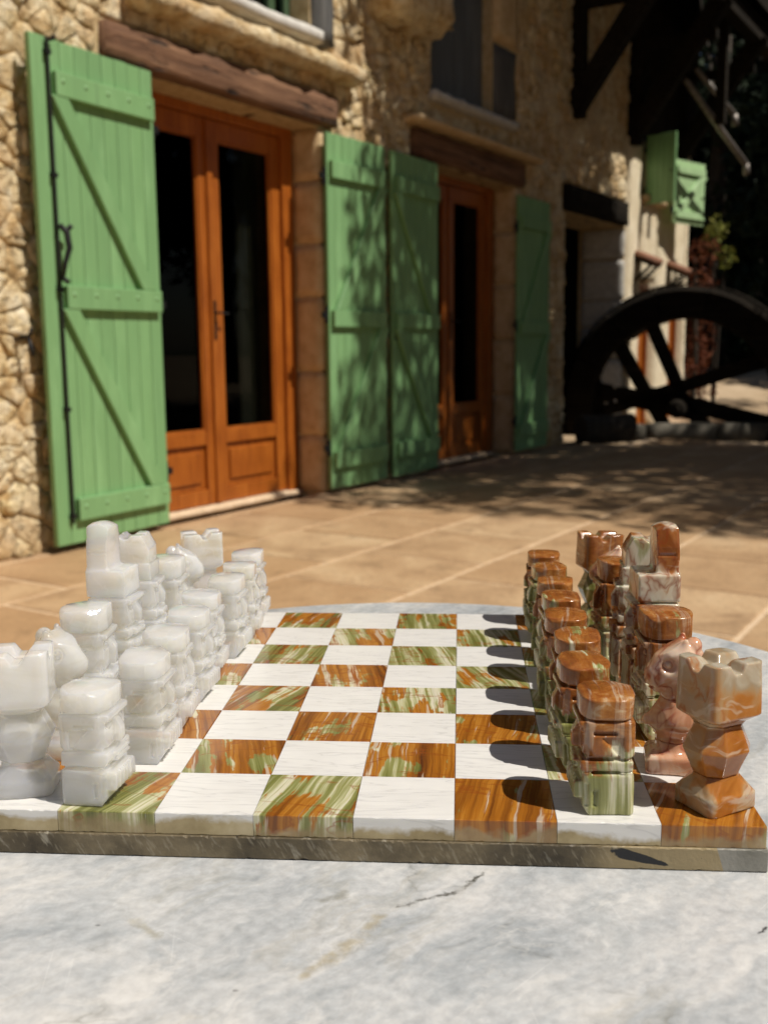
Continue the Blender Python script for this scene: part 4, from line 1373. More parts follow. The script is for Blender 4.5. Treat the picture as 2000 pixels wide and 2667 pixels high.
def tree(name, base, height, centers, radii, per, size, mat, label, trunk_r, group=None, limbs=14, seed=1):
    t = bpy.data.objects.new(name, None)
    COL.objects.link(t)
    t.location = base
    t['label'] = label
    t['category'] = 'tree'
    if group:
        t['group'] = group
    rng = np.random.RandomState(seed)
    b = np.array(base)
    V, F = leaf_cloud(rng, [np.array(c) - b for c in centers], radii, per, size)
    link('crown', np_mesh('crown', V, F, mat), t)
    g = G()
    top = Vector((0, 0, height * 0.62))
    g.tube([(0, 0, -0.2), (0.03, 0.02, height * 0.12), (-0.05, 0.04, height * 0.35), top], [trunk_r * 1.35, trunk_r, trunk_r * 0.8, trunk_r * 0.5], 10)
    idx = rng.permutation(len(centers))[:limbs]
    for i in idx:
        c = Vector(np.array(centers[i]) - b)
        z0 = height * rng.uniform(0.28, 0.58)
        s = Vector((0, 0, min(z0, c.z)))
        mid = (s + c) / 2 + Vector((0, 0, 0.25))
        g.tube([s, mid, c], [trunk_r * 0.38, trunk_r * 0.22, trunk_r * 0.08], 6)
    g.build('trunk', 'bark', t, True)
    return t

def in_poly(x, y, P):
    c = False
    for i in range(len(P)):
        x0, y0 = P[i]; x1, y1 = P[(i + 1) % len(P)]
        if (y0 > y) != (y1 > y) and x < (x1 - x0) * (y - y0) / (y1 - y0) + x0:
            c = not c
    return c

def trees():
    rng = np.random.RandomState(12)
    kx, ky = SUN.x / SUN.z, SUN.y / SUN.z
    # big shade tree to the right of the yard: its crown shades the paving and the right half of the house
    poly = [(6.0, 4.5), (2.2, 4.8), (1.2, 5.2), (0.3, 5.35), (-0.5, 6.0), (-1.0, 6.75), (-2.0, 7.4), (-3.4, 7.8), (-3.4, 11.2), (-0.4, 10.4), (1.5, 9.9), (3.6, 10.2), (6.0, 10.4)]
    cs, rs = [], []
    while len(cs) < 112:
        gx, gy = rng.uniform(-3.2, 6.0), rng.uniform(4.4, 12.0)
        if not in_poly(gx, gy, poly):
            continue
        h = rng.uniform(5.2, 8.6)
        cs.append((gx + kx * h, gy + ky * h, h))
        rs.append(rng.uniform(0.50, 0.88))
    for i in range(34):
        gx, gy, h = rng.uniform(-3.4, -0.5), rng.uniform(7.6, 10.2), rng.uniform(5.4, 8.2)
        cs.append((gx + kx * h, gy + ky * h, h))
        rs.append(rng.uniform(0.55, 0.85))
    for gx, gy in ((-0.3, 10.55), (-0.75, 10.85), (0.25, 10.35), (0.6, 10.2), (-0.05, 10.75), (-1.2, 11.0), (0.45, 10.5)):
        h = rng.uniform(5.4, 7.5)
        cs.append((gx + kx * h, gy + ky * h, h))
        rs.append(rng.uniform(0.5, 0.62))
    tree('lime_tree', (6.4, 7.2, 0), 8.6, cs, rs, 1350, 0.070, 'leaf', 'tall broadleaf tree right of the yard whose crown shades the paving', 0.24, seed=3, limbs=30)
    # second tree further back, shading wing top and wheel area and the wood
    def crown(c, rad, n, rr, sd):
        r = np.random.RandomState(sd)
        out, ra = [], []
        while len(out) < n:
            d = r.uniform(-1, 1, 3)
            if np.linalg.norm(d) > 1:
                continue
            out.append(tuple(np.array(c) + d * np.array(rad)))
            ra.append(r.uniform(*rr))
        return out, ra
    for k, (x, y, h) in enumerate(((9.5, 17.5, 11.5), (13.0, 16.5, 13.0), (10.5, 21.5, 14.0), (15.5, 21.0, 14.0), (14.0, 11.5, 10.0))):
        c, r = crown((x, y, h * 0.60), (2.9, 2.3, h * 0.40), 46, (0.8, 1.3), 50 + k)
        tree('broadleaf_tree', (x, y, 0.4), h, c, r, 70, 0.16, 'leaf_dark', ['tall tree right of the wood edge', 'tall spreading tree right of the yard', 'tall tree at the back of the wood', 'tall tree far right of the wood', 'tree beyond the right side of the yard'][k], 0.26, seed=70 + k, limbs=10)
    ring = ((12.6, 0.5, 15.5, 'level with the table'), (12.2, 4.4, 16.0, 'opposite the near door'), (13.0, 8.4, 15.5, 'opposite the far door'), (12.2, -3.6, 15.5, 'behind the camera'), (8.2, -9.5, 14.5, 'at its back corner'), (2.5, -12.0, 15.0, 'straight behind the camera'), (-4.0, -11.5, 14.5, 'behind the camera towards the house'))  # unseen trees around the yard, added to cut sky light and deepen shade
    for k, (x, y, h, lb) in enumerate(ring):
        c, r = crown((x, y, h * 0.52), (2.2, 2.3, h * 0.47), 64, (0.9, 1.35), 150 + k)
        tree('sky_blocker_tree', (x, y, 0), h, c, r, 60, 0.24, 'leaf_dark', 'tall dense unseen tree added to block sky light from the yard, ' + lb, 0.24, seed=170 + k, limbs=8)
    # wood edge behind the wheel, dense and dark to the ground
    spots = [(2.9, 19.6, 8.5, 1.9), (4.7, 19.2, 9.5, 2.0), (6.6, 19.8, 9.0, 2.1), (8.6, 19.4, 9.5, 2.2), (1.0, 21.5, 10.0, 2.2), (-1.2, 22.0, 9.5, 2.2), (3.8, 22.5, 11.0, 2.4), (6.4, 23.0, 11.5, 2.5), (5.9, 16.6, 7.5, 1.35), (7.4, 15.2, 7.5, 1.5), (8.6, 13.2, 7.0, 1.5)]
    lab = ['first dark evergreen of the wood edge, right behind the end of the cream wing', 'dark evergreen of the wood edge directly above the wheel', 'dark evergreen of the wood edge at the right of the photo', 'dark evergreen at the far right of the wood edge', 'dark evergreen behind the cream wing', 'dark evergreen standing behind the farmhouse', 'tall dark evergreen in the second row above the wheel', 'tall dark evergreen in the second row at the right', 'nearer dark evergreen at the right edge behind the wheel', 'dark evergreen beside the right edge of the yard', 'dark evergreen nearest the yard on the right']
    for k, (x, y, h, r) in enumerate(spots):
        c, ra = [], []
        q = np.random.RandomState(90 + k)
        for i in range(46):
            t = q.uniform(0.02, 0.98)
            a = q.uniform(0, 6.28)
            rad = r * (1.0 - 0.62 * t) * math.sqrt(q.uniform(0.1, 1))
            c.append((x + rad * math.cos(a), y + rad * math.sin(a), 0.3 + t * h))
            ra.append(q.uniform(0.6, 0.95))
        tree('evergreen_tree', (x, y, 0.4), h, c, ra, 150, 0.13, 'leaf_dark', lab[k], 0.2, 'dark evergreens of the wood edge', 6, 200 + k)
    # thick undergrowth closing the wood
    q = np.random.RandomState(7)
    c, ra = [], []
    for i in range(420):
        c.append((q.uniform(-4, 16), q.uniform(24.5, 27.5), q.uniform(0.3, 12.5)))
        ra.append(q.uniform(0.9, 1.5))
    V, F = leaf_cloud(q, c, ra, 75, 0.30)
    link('dark_wood', np_mesh('dark_wood', V, F, 'leaf_dark'), None, label='dark mass of the wood closing the view behind the yard', cat='wood', kind='stuff')
trees()

def vine():
    v = bpy.data.objects.new('red_vine', None)
    COL.objects.link(v)
    v.location = hw(9.52, 0.1, 0)
    v['label'] = 'red brown climbing vine on the end corner of the cream wing'
    v['category'] = 'vine'
    q = np.random.RandomState(3)
    c, ra = [], []
    for i in range(34):
        p = DV * q.uniform(0.0, 0.30) + NV * q.uniform(-0.30, 0.12)
        c.append((p.x, p.y, q.uniform(0.1, 2.15)))
        ra.append(q.uniform(0.14, 0.22))
    V, F = leaf_cloud(q, c, ra, 2600, 0.035, 1.0)
    link('foliage', np_mesh('foliage', V, F, 'leaf_red'), v)
    g = G()
    g.tube([(0, 0, -0.05), (0.03, 0.02, 0.8), (-0.02, 0.03, 2.0)], [0.035, 0.028, 0.015], 6)
    g.build('stem', 'bark', v)
    for k, (loc, n, sp, zz, lb) in enumerate((((4.05, 11.6, 0.1), 10, 0.30, (0.25, 1.25), 'yellow green leafy shrub at the right edge behind the wheel'), (tuple(hw(9.95, 0.25, 0)), 4, 0.10, (2.0, 2.4), 'bright green shoot beside the red vine'))):
        s = bpy.data.objects.new('shrub', None)
        COL.objects.link(s)
        s.location = loc
        s['label'] = lb
        s['category'] = 'shrub'
        c = [(q.uniform(-sp, sp), q.uniform(-sp, sp), q.uniform(*zz)) for i in range(n)]
        V, F = leaf_cloud(q, c, [0.16] * n, 1500, 0.05, 1.0)
        link('foliage', np_mesh('foliage', V, F, 'leaf_lime'), s)
        g = G()
        for i in range(4):
            g.tube([(0, 0, -0.15), (c[i][0] * 0.5, c[i][1] * 0.5, c[i][2] * 0.6), c[i]], [0.018, 0.012, 0.005], 5)
        g.build('stem', 'bark', s)
vine()

# ------------------------------------------------------------------ table
TZ = 0.7184
def table():
    t = bpy.data.objects.new('round_table', None)
    COL.objects.link(t)
    t.location = (0.010, -0.017, 0)
    t['label'] = 'small round pedestal table with a grey veined white marble top'
    t['category'] = 'table'
    R_ = 0.288
    n = 128
    prof = [(R_ - 0.004, -0.024), (R_, -0.020), (R_, -0.005), (R_ - 0.0015, -0.0018), (R_ - 0.005, 0.0)]
    v, f = [], []
    for (r, z) in prof:
        for k in range(n):
            a = 2 * math.pi * k / n
            v.append((r * math.cos(a), r * math.sin(a), z))
    for i in range(len(prof) - 1):
        for k in range(n):
            f.append((i * n + k, i * n + (k + 1) % n, (i + 1) * n + (k + 1) % n, (i + 1) * n + k))
    f.append(tuple(range(n - 1, -1, -1)))
    f.append(tuple((len(prof) - 1) * n + k for k in range(n)))
    link('marble_top', mesh('marble_top', v, f, False, ['table']), t, (0, 0, TZ))
    g = G()
    g.tube([(0, 0, 0.06), (0, 0, 0.10), (0, 0, 0.16), (0, 0, 0.40), (0, 0, 0.62), (0, 0, 0.675), (0, 0, 0.694)], [0.05, 0.042, 0.026, 0.022, 0.026, 0.06, 0.12], 20)
    g.build('column', 'iron', t, True)
    for k in range(3):
        a = 2 * math.pi * k / 3 + 0.4
        c, s = math.cos(a), math.sin(a)
        g = G()
        g.tube([(0.02 * c, 0.02 * s, 0.12), (0.12 * c, 0.12 * s, 0.10), (0.21 * c, 0.21 * s, 0.04), (0.25 * c, 0.25 * s, 0.014)], [0.022, 0.018, 0.015, 0.014], 8)
        g.build('foot', 'iron', t, True)
table()

# ------------------------------------------------------------------ chess board
CELL = 0.04
BT = TZ + 0.0186
def chipped_box(x0, x1, y0, y1, z0, z1, amp, n, rnd):
    '''box whose two long front edges are nicked; front is the low y side'''
    prof = lambda: ((y1, z0), (y0 + amp * 0.8 + nick(), z0), (y0 + amp * 0.2, z0 + amp * 0.6 + nick()), (y0 + amp * 0.2, z1 - amp * 0.6 - nick()), (y0 + amp * 0.8 + nick(), z1), (y1, z1))
    def nick():
        q = rnd.random()
        return amp * (rnd.uniform(0.0, 0.4) if q < 0.8 else rnd.uniform(0.6, 2.0))
    v, f = [], []
    for i in range(n + 1):
        x = x0 + (x1 - x0) * i / n
        v += [(x, y, z) for y, z in prof()]
    for i in range(n):
        for k in range(6):
            a, b = i * 6 + k, i * 6 + (k + 1) % 6
            f.append((a, a + 6, b + 6, b))
    f.append((0, 1, 2, 3, 4, 5))
    f.append(tuple(n * 6 + k for k in range(5, -1, -1)))
    return v, f

def board():
    b = bpy.data.objects.new('chess_board', None)
    COL.objects.link(b)
    b.location = (0, 0, TZ)
    b['label'] = 'thick stone chess board inlaid with white marble and banded green brown onyx squares'
    b['category'] = 'chess board'
    base = G()
    base.add(*chipped_box(-4 * CELL - 0.0006, 4 * CELL + 0.0006, -4 * CELL - 0.0008, 4 * CELL + 0.0006, -0.0184, -0.0092, 0.00045, 220, random.Random(3)))
    o = base.build('base_slab', 'board_base', b, loc=(0, 0, 0.0186))
    rnd = random.Random(8)
    h = CELL / 2 - 0.00010
    me = {}
    for nm, mt in (('white', 'white_tile'), ('onyx', 'onyx_tile')):
        g = G()
        g.box(-h, h, -h, h, -0.0091, 0.0)
        me[nm] = g.mesh('square', mt)
        bevel(me[nm], 0.00022, 1)
    for v in range(8):
        for u in range(8):
            white = (u + v) % 2 == 0
            if v == 0:
                mm = mesh('square', *chipped_box(-h, h, -h, h, -0.0091, 0.0, 0.00028, 26, rnd), False, ['white_tile' if white else 'onyx_tile'])
                link('white_square' if white else 'onyx_square', mm, b, ((u - 3.5) * CELL, (v - 3.5) * CELL, 0.0186 + rnd.uniform(-0.00006, 0.00006)))
                continue
            link('white_square' if white else 'onyx_square', me['white' if white else 'onyx'], b, ((u - 3.5) * CELL, (v - 3.5) * CELL, 0.0186 + rnd.uniform(-0.00006, 0.00006)))
board()

# ------------------------------------------------------------------ chess pieces: carved as signed distance fields, meshed by surface nets (mm; x = facing direction)
def rbox(X, Y, Z, c, h, r):
    qx, qy, qz = np.abs(X - c[0]) - h[0] + r, np.abs(Y - c[1]) - h[1] + r, np.abs(Z - c[2]) - h[2] + r
    return np.sqrt(np.maximum(qx, 0) ** 2 + np.maximum(qy, 0) ** 2 + np.maximum(qz, 0) ** 2) + np.minimum(np.maximum(qx, np.maximum(qy, qz)), 0) - r
def sph(X, Y, Z, c, r):
    return np.sqrt((X - c[0]) ** 2 + (Y - c[1]) ** 2 + (Z - c[2]) ** 2) - r
def ell(X, Y, Z, c, r):
    k = np.sqrt(((X - c[0]) / r[0]) ** 2 + ((Y - c[1]) / r[1]) ** 2 + ((Z - c[2]) / r[2]) ** 2)
    return (k - 1) * min(r)
def caps(X, Y, Z, a, b, ra, rb):
    a, b = np.array(a, float), np.array(b, float)
    d = b - a
    t = np.clip(((X - a[0]) * d[0] + (Y - a[1]) * d[1] + (Z - a[2]) * d[2]) / d.dot(d), 0, 1)
    return np.sqrt((X - a[0] - t * d[0]) ** 2 + (Y - a[1] - t * d[1]) ** 2 + (Z - a[2] - t * d[2]) ** 2) - (ra + (rb - ra) * t)
def su(a, b, k):
    h = np.clip(0.5 + 0.5 * (b - a) / k, 0, 1)
    return b + (a - b) * h - k * h * (1 - h)
def ss(a, b, k):      # smooth subtraction of b from a
    return -su(-a, b, k)
def cut(d, *gs):
    for g in gs:
        d = np.maximum(d, -g)
    return d
def plane(X, Y, Z, n, c):
    n = np.array(n, float)
    l = np.linalg.norm(n)
    return (n[0] * X + n[1] * Y + n[2] * Z - c) / l

def wobble(X, Y, Z, r, amp):
    for f, a in ((0.13, 1.0), (0.31, 0.45), (0.6, 0.18)):
        p = r.uniform(0, 6.28, 9)
        dx = a * amp * np.sin(f * Z + p[0] + f * 0.6 * Y)
        dy = a * amp * np.sin(f * X * 1.1 + p[1] + f * 0.8 * Z)
        dz = a * amp * 0.7 * np.sin(f * Y + p[2] + f * 0.7 * X)
        X, Y, Z = X + dx, Y + dy, Z + dz
    return X, Y, Z

def chamfer(X, Y, d, hx, hy, w):
    for a in (-1, 1):
        for b in (-1, 1):
            d = np.maximum(d, (a * X + b * Y - (hx + hy - w)) * 0.7071)
    return d

def face_block(X, Y, Z, z0, z1, hx, hy, r):
    """carved head between z0 and z1: brow, hollow eyes, nose, slotted ears, cheek planes"""
    zc, hz = (z0 + z1) / 2, (z1 - z0) / 2
    d = rbox(X, Y, Z, (-0.4, 0, zc), (hx, hy, hz), 0.7)
    d = chamfer(X, Y, d, hx, hy, r.uniform(1.6, 3.0))
    # cheek planes falling back below the eyes
    for s in (-1, 1):
        d = np.maximum(d, plane(X, Y, Z, (0.62, s * 0.55, -0.38), 0.62 * hx + 0.55 * hy * 0.72 - 0.38 * (z0 + hz * 0.5)))
        # slot and wedge on each side (ear)
        d = cut(d, rbox(X, Y, Z, (r.uniform(0, 2), s * hy, zc + hz * 0.38), (hx * 0.46, 1.5, 0.75), 0.4))
        q = np.maximum(plane(X, Y, Z, (0.75, 0, -0.66), 0.75 * 2 - 0.66 * zc), np.maximum(-(X + hx * 0.55), (Z - zc - hz * 0.18)))
        d = cut(d, np.maximum(q, np.abs(Y - s * hy) - 1.1))
        # eye hollow
        d = ss(d, ell(X, Y, Z, (hx + 0.3, s * hy * 0.47, zc + hz * 0.32), (2.4, hy * 0.30, hz * 0.27)), 0.5)
        d = np.minimum(d, sph(X, Y, Z, (hx - 1.0, s * hy * 0.47, zc + hz * 0.30), 1.6))
    d = np.minimum(d, rbox(X, Y, Z, (hx - 0.6, 0, z1 - 1.5), (2.0, hy * 0.88, 1.4), 0.8))
    nose = np.maximum(rbox(X, Y, Z, (hx + 0.4, 0, zc - hz * 0.1), (2.7, 2.6, hz * 0.75), 0.9), plane(X, Y, Z, (1, 0, 0.55), hx + 0.55 * (zc + hz * 0.65) + 0.2))
    return np.minimum(d, nose)

def cap_block(X, Y, Z, z0, z1, hx, hy, r):
    d = rbox(X, Y, Z, (0, 0, (z0 + z1) / 2), (hx, hy, (z1 - z0) / 2), 0.6)
    p = 2.7
    d = np.maximum(d, ((np.abs(X / (hx * 1.02)) ** p + np.abs(Y / (hy * 1.02)) ** p) ** (1 / p) - 1) * hx)
    a, b = r.uniform(-0.05, 0.05), r.uniform(-0.04, 0.04)
    d = np.maximum(d, Z - (z1 - 0.1 - (X / hx) ** 2 * 0.7 - (Y / hy) ** 2 * 1.2 + a * X + b * Y))
    for k in range(3):
        t, kz = r.uniform(0, 6.28), r.uniform(0.7, 1.5)
        sup = math.hypot(hx * math.cos(t), hy * math.sin(t))
        d = np.maximum(d, plane(X, Y, Z, (math.cos(t), math.sin(t), kz), sup * 0.98 + kz * (z1 - r.uniform(0.7, 1.6))))
    return d

def ribs(X, Y, d, x, hy, zlo, zhi, Z, n, rad=1.0):
    for y in np.linspace(-hy, hy, n):
        c = np.maximum(np.sqrt((X - x) ** 2 + (Y - y) ** 2) - rad, np.maximum(zlo - Z, Z - zhi))
        d = cut(d, c)
    return d

def sdf_pawn(X, Y, Z, r, hx=11.0, hy=13.6, H=49.0):
    k = H / 49.0
    X, Y, Z = wobble(X, Y, Z, r, 0.20)
    zb, z1, z2, z3, z4 = (16.0 + r.uniform(-1, 1)) * k, 17.3 * k, 22.6 * k, 23.7 * k, 38.3 * k
    core = rbox(X, Y, Z, (-0.4, 0, H * 0.46), (hx - 1.6, hy - 1.6, H * 0.45), 0.6)
    base = rbox(X, Y, Z, (0, 0, zb / 2), (hx, hy, zb / 2), 0.9)
    base = chamfer(X, Y, base, hx, hy, 1.6)
    base = np.maximum(base, plane(X, Y, Z, (1, 0, -0.75), hx - 2.6))
    hands = rbox(X, Y, Z, (hx + 0.6, 0, 10.2 * k), (2.9, hy - 2.0, 3.9 * k), 1.0)
    hands = np.maximum(hands, plane(X, Y, Z, (1, 0, -0.75), hx + 0.2))
    hands = ribs(X, Y, hands, hx + 3.5, hy - 5.5, 6 * k, 15 * k, Z, 5)
    for s in (-1, 1):
        base = cut(base, rbox(X, Y, Z, (hx - 1.2, s * hy, 8.5 * k), (0.8, 1.1, 5.0 * k), 0.4), rbox(X, Y, Z, (hx - 4.6, s * hy, 7.0 * k), (0.8, 1.0, 3.4 * k), 0.4))
    d = np.minimum(base, hands)
    col = rbox(X, Y, Z, (0.6, 0, (z1 + z2) / 2 - 0.3), (hx + 0.2, hy - 0.3, (z2 - z1) / 2 + 0.2), 0.6)
    col = np.maximum(col, plane(X, Y, Z, (0.9, 0, -0.5), 0.9 * (hx + 0.2) - 0.5 * (z1 + 1.0)))
    lips = rbox(X, Y, Z, (hx + 1.2, 0, (z1 + z2) / 2), (1.9, hy * 0.55, (z2 - z1) * 0.36), 0.8)
    lips = cut(lips, rbox(X, Y, Z, (hx + 3.2, 0, (z1 + z2) / 2), (1.5, hy, 0.4), 0.2))
    d = np.minimum(d, np.minimum(col, lips))
    d = np.minimum(d, face_block(X, Y, Z, z3, z4, hx, hy, r))
    d = np.minimum(d, core)
    # notches cut across the sides at the collar
    for s in (-1, 1):
        d = cut(d, rbox(X, Y, Z, (1.5, s * (hy + 0.1), z2 + 0.9 * k), (hx * 0.62, 2.4, 0.8), 0.3), rbox(X, Y, Z, (1.0, s * (hy + 0.1), zb + 0.8 * k), (hx * 0.55, 2.2, 0.75), 0.3))
    d = np.minimum(d, cap_block(X, Y, Z, 39.3 * k, H - 0.4, hx + 0.55, hy + 0.45, r))
    return np.maximum(d, -Z + 0.0), [zb + 0.9, z4 + 0.8 * k]

def sdf_royal(X, Y, Z, r, king):
    X, Y, Z = wobble(X, Y, Z, r, 0.22)
    hx, hy = 10.8, 12.4
    core = rbox(X, Y, Z, (-0.5, 0, 33), (hx - 1.6, hy - 1.6, 32.5), 0.6)
    base = rbox(X, Y, Z, (0, 0, 13), (hx, hy, 13), 1.4)
    skirt = rbox(X, Y, Z, (hx - 0.2, 0, 15), (2.6, hy - 1.4, 10.5), 1.0)
    skirt = ribs(X, Y, skirt, hx + 2.6, hy - 3.0, 3, 27, Z, 6, 1.05)
    d = np.minimum(base, skirt)
    for s in (-1, 1):
        for x in (-6, -1, 4, 9):
            d = cut(d, np.maximum(np.sqrt((X - x) ** 2 + (Y - s * (hy + 0.3)) ** 2) - 1.0, np.maximum(5 - Z, Z - 21)))
    belt = rbox(X, Y, Z, (0.5, 0, 30.2), (hx + 0.6, hy - 0.2, 3.0), 1.0)
    hands = rbox(X, Y, Z, (hx + 1.4, 0, 30.6), (2.0, 7.5, 2.3), 0.9)
    hands = ribs(X, Y, hands, hx + 3.6, 5, 26, 35, Z, 4, 0.8)
    d = np.minimum(d, np.minimum(belt, hands))
    lip = rbox(X, Y, Z, (0.4, 0, 37.2), (hx, hy - 0.6, 2.4), 0.9)
    lip = np.minimum(lip, rbox(X, Y, Z, (hx + 1.2, 0, 37.2), (1.6, 6.5, 1.5), 0.7))
    d = np.minimum(d, lip)
    d = np.minimum(d, face_block(X, Y, Z, 40.8, 55.5, hx, hy, r))
    d = np.minimum(d, core)
    for s in (-1, 1):
        d = cut(d, rbox(X, Y, Z, (1.5, s * hy, 40.0), (hx * 0.65, 2.2, 0.8), 0.3), rbox(X, Y, Z, (1.5, s * hy, 34.2), (hx * 0.65, 2.0, 0.7), 0.3), rbox(X, Y, Z, (1.5, s * hy, 26.6), (hx * 0.7, 2.0, 0.7), 0.3))
    if king:
        cr = rbox(X, Y, Z, (-0.6, 0, 63.5), (hx - 0.3, hy - 0.6, 7.0), 0.9)
        for y in (-5, 5):
            cr = cut(cr, np.maximum(np.sqrt((X - hx - 1.0) ** 2 + (Y - y) ** 2) - 1.6, -(X)))
        colm = rbox(X, Y, Z, (-5.2, 0, 80), (5.6, 9.4, 15.3), 0.6)
        colm = np.maximum(colm, Z - (95.0 - (X + 6) ** 2 * 0.05 - Y ** 2 * 0.018))
        for s in (-1, 1):
            colm = cut(colm, rbox(X, Y, Z, (-4, s * 9.9, 80), (5, 1.0, 0.8), 0.3))
            colm = np.maximum(colm, plane(X, Y, Z, (0, s * 1, 0.25), 9.4 + 0.25 * 84))
        d = np.minimum(d, su(cr, colm, 2.4))
    else:
        cr = rbox(X, Y, Z, (-1.4, 0, 69), (hx - 1.8, hy - 2.6, 12.3), 0.9)
        cr = np.maximum(cr, plane(X, Y, Z, (0.95, 0, 0.5), 0.95 * 7.4 + 0.5 * 74))
        cr = ss(cr, caps(X, Y, Z, (-5.5, -20, 82.5), (-5.5, 20, 82.5), 3.4, 3.4), 1.0)
        cr = ss(cr, caps(X, Y, Z, (-20, 0, 83.5), (20, 0, 83.5), 2.6, 2.6), 1.0)
        d = np.minimum(d, cr)
    return np.maximum(d, -Z), [27.0, 56.2]

def sdf_rook(X, Y, Z, r, hx=13.0, hy=11.5):
    X, Y, Z = wobble(X, Y, Z, r, 0.16)
    zs = [0, 6.5, 8.0, 13.0, 16.0, 24.5, 34.0, 36.2, 39.0, 70]
    ws = [1.0, 1.0, 0.90, 0.66, 0.74, 1.0, 0.69, 0.72, 1.03, 1.0]
    w = np.interp(Z, zs, ws)
    p = 7.0
    d = ((np.abs(X / hx) ** p + np.abs(Y / hy) ** p) ** (1 / p) - w) * 11.0 * 0.82
    for (cx, cy) in ((1, 1), (1, -1), (-1, 1), (-1, -1)):
        f = np.interp(Z, [0, 8, 14, 34, 38, 62], [1.84, 1.80, 1.46, 1.46, 1.86, 1.86])
        d = np.maximum(d, ((cx * X / hx + cy * Y / hy) - f * w) * 8.0)
    d = np.maximum(np.maximum(d, -Z), Z - (61.0 + 0.03 * X))
    n1 = np.maximum(np.abs(Y) - 1.4 - np.maximum(Z - 57.2, 0) * 0.7, 57.2 - Z)
    n2 = np.maximum(np.abs(X - 1) - 1.5 - np.maximum(Z - 57.2, 0) * 0.7, 57.2 - Z)
    d = ss(d, n1, 0.8)
    d = ss(d, n2, 0.8)
    return d, [14.0, 35.0]

def sdf_knight(X, Y, Z, r):
    X, Y, Z = wobble(X, Y, Z, r, 0.45)
    base = rbox(X, Y, Z, (0, 0, 4.2), (11.8, 10.6, 4.2), 1.8)
    base = np.maximum(base, plane(X, Y, Z, (1, 0, 0.9), 11.5 + 0.9 * 6.0))
    base = np.maximum(base, plane(X, Y, Z, (-1, 0, 0.9), 11.5 + 0.9 * 6.0))
    waist = caps(X, Y, Z, (0, 0, 6), (0, 0, 16), 7.4, 7.0)
    d = su(base, waist, 3.5)
    chest = ell(X, Y, Z, (0.5, 0, 23), (10.2, 10.0, 9.0))
    chest = np.maximum(chest, plane(X, Y, Z, (0.8, 0.6, 0.1), 9.2 + 2.3))
    chest = np.maximum(chest, plane(X, Y, Z, (0.8, -0.6, 0.1), 9.2 + 2.3))
    d = su(d, chest, 2.0)
    d = su(d, caps(X, Y, Z, (-4, 0, 23), (-12.5, 0, 25.5), 6.5, 2.0), 2.0)      # spur at the back
    d = su(d, caps(X, Y, Z, (5, 0, 23), (11.5, 0, 22.0), 5.5, 2.5), 2.0)
    neck = caps(X, Y, Z, (-2.0, 0, 24), (-3.2, 0, 46), 9.4, 8.4)
    neck = np.maximum(neck, np.abs(Y) - 8.4)
    d = su(d, neck, 2.5)
    head = caps(X, Y, Z, (-1.0, 0, 48.5), (6.2, 0, 42.0), 9.6, 7.6)
    head = np.maximum(np.maximum(head, np.abs(Y) - 8.2), plane(X, Y, Z, (0.5, 0, 0.87), 0.87 * 56.2))
    d = su(d, head, 2.0)
    for s in (-1, 1):
        d = su(d, caps(X, Y, Z, (-2.5, s * 4.2, 54), (-3.6, s * 5.0, 58.5), 3.0, 1.2), 1.4)
        d = ss(d, sph(X, Y, Z, (3.2, s * 9.0, 48.5), 3.6), 0.8)
        d = su(d, sph(X, Y, Z, (3.2, s * 5.9, 48.5), 1.7), 0.5)
        d = ss(d, sph(X, Y, Z, (13.2, s * 4.2, 39.0), 1.5), 0.4)
        d = ss(d, caps(X, Y, Z, (4.5, s * 9.2, 36), (-6.5, s * 9.2, 30), 2.2, 2.2), 1.2)
    d = ss(d, rbox(X, Y, Z, (15, 0, 37.6), (5.5, 12, 0.7), 0.3), 0.4)
    for i, z in enumerate((29, 34.5, 40, 45.5, 51, 55.5)):
        d = su(d, sph(X, Y, Z, (-10.0 + (0.3 * i if i < 4 else 0.9 * i - 2), 0, z), 3.7), 0.9)
    return np.maximum(d, -Z), [13.0, 33.0]

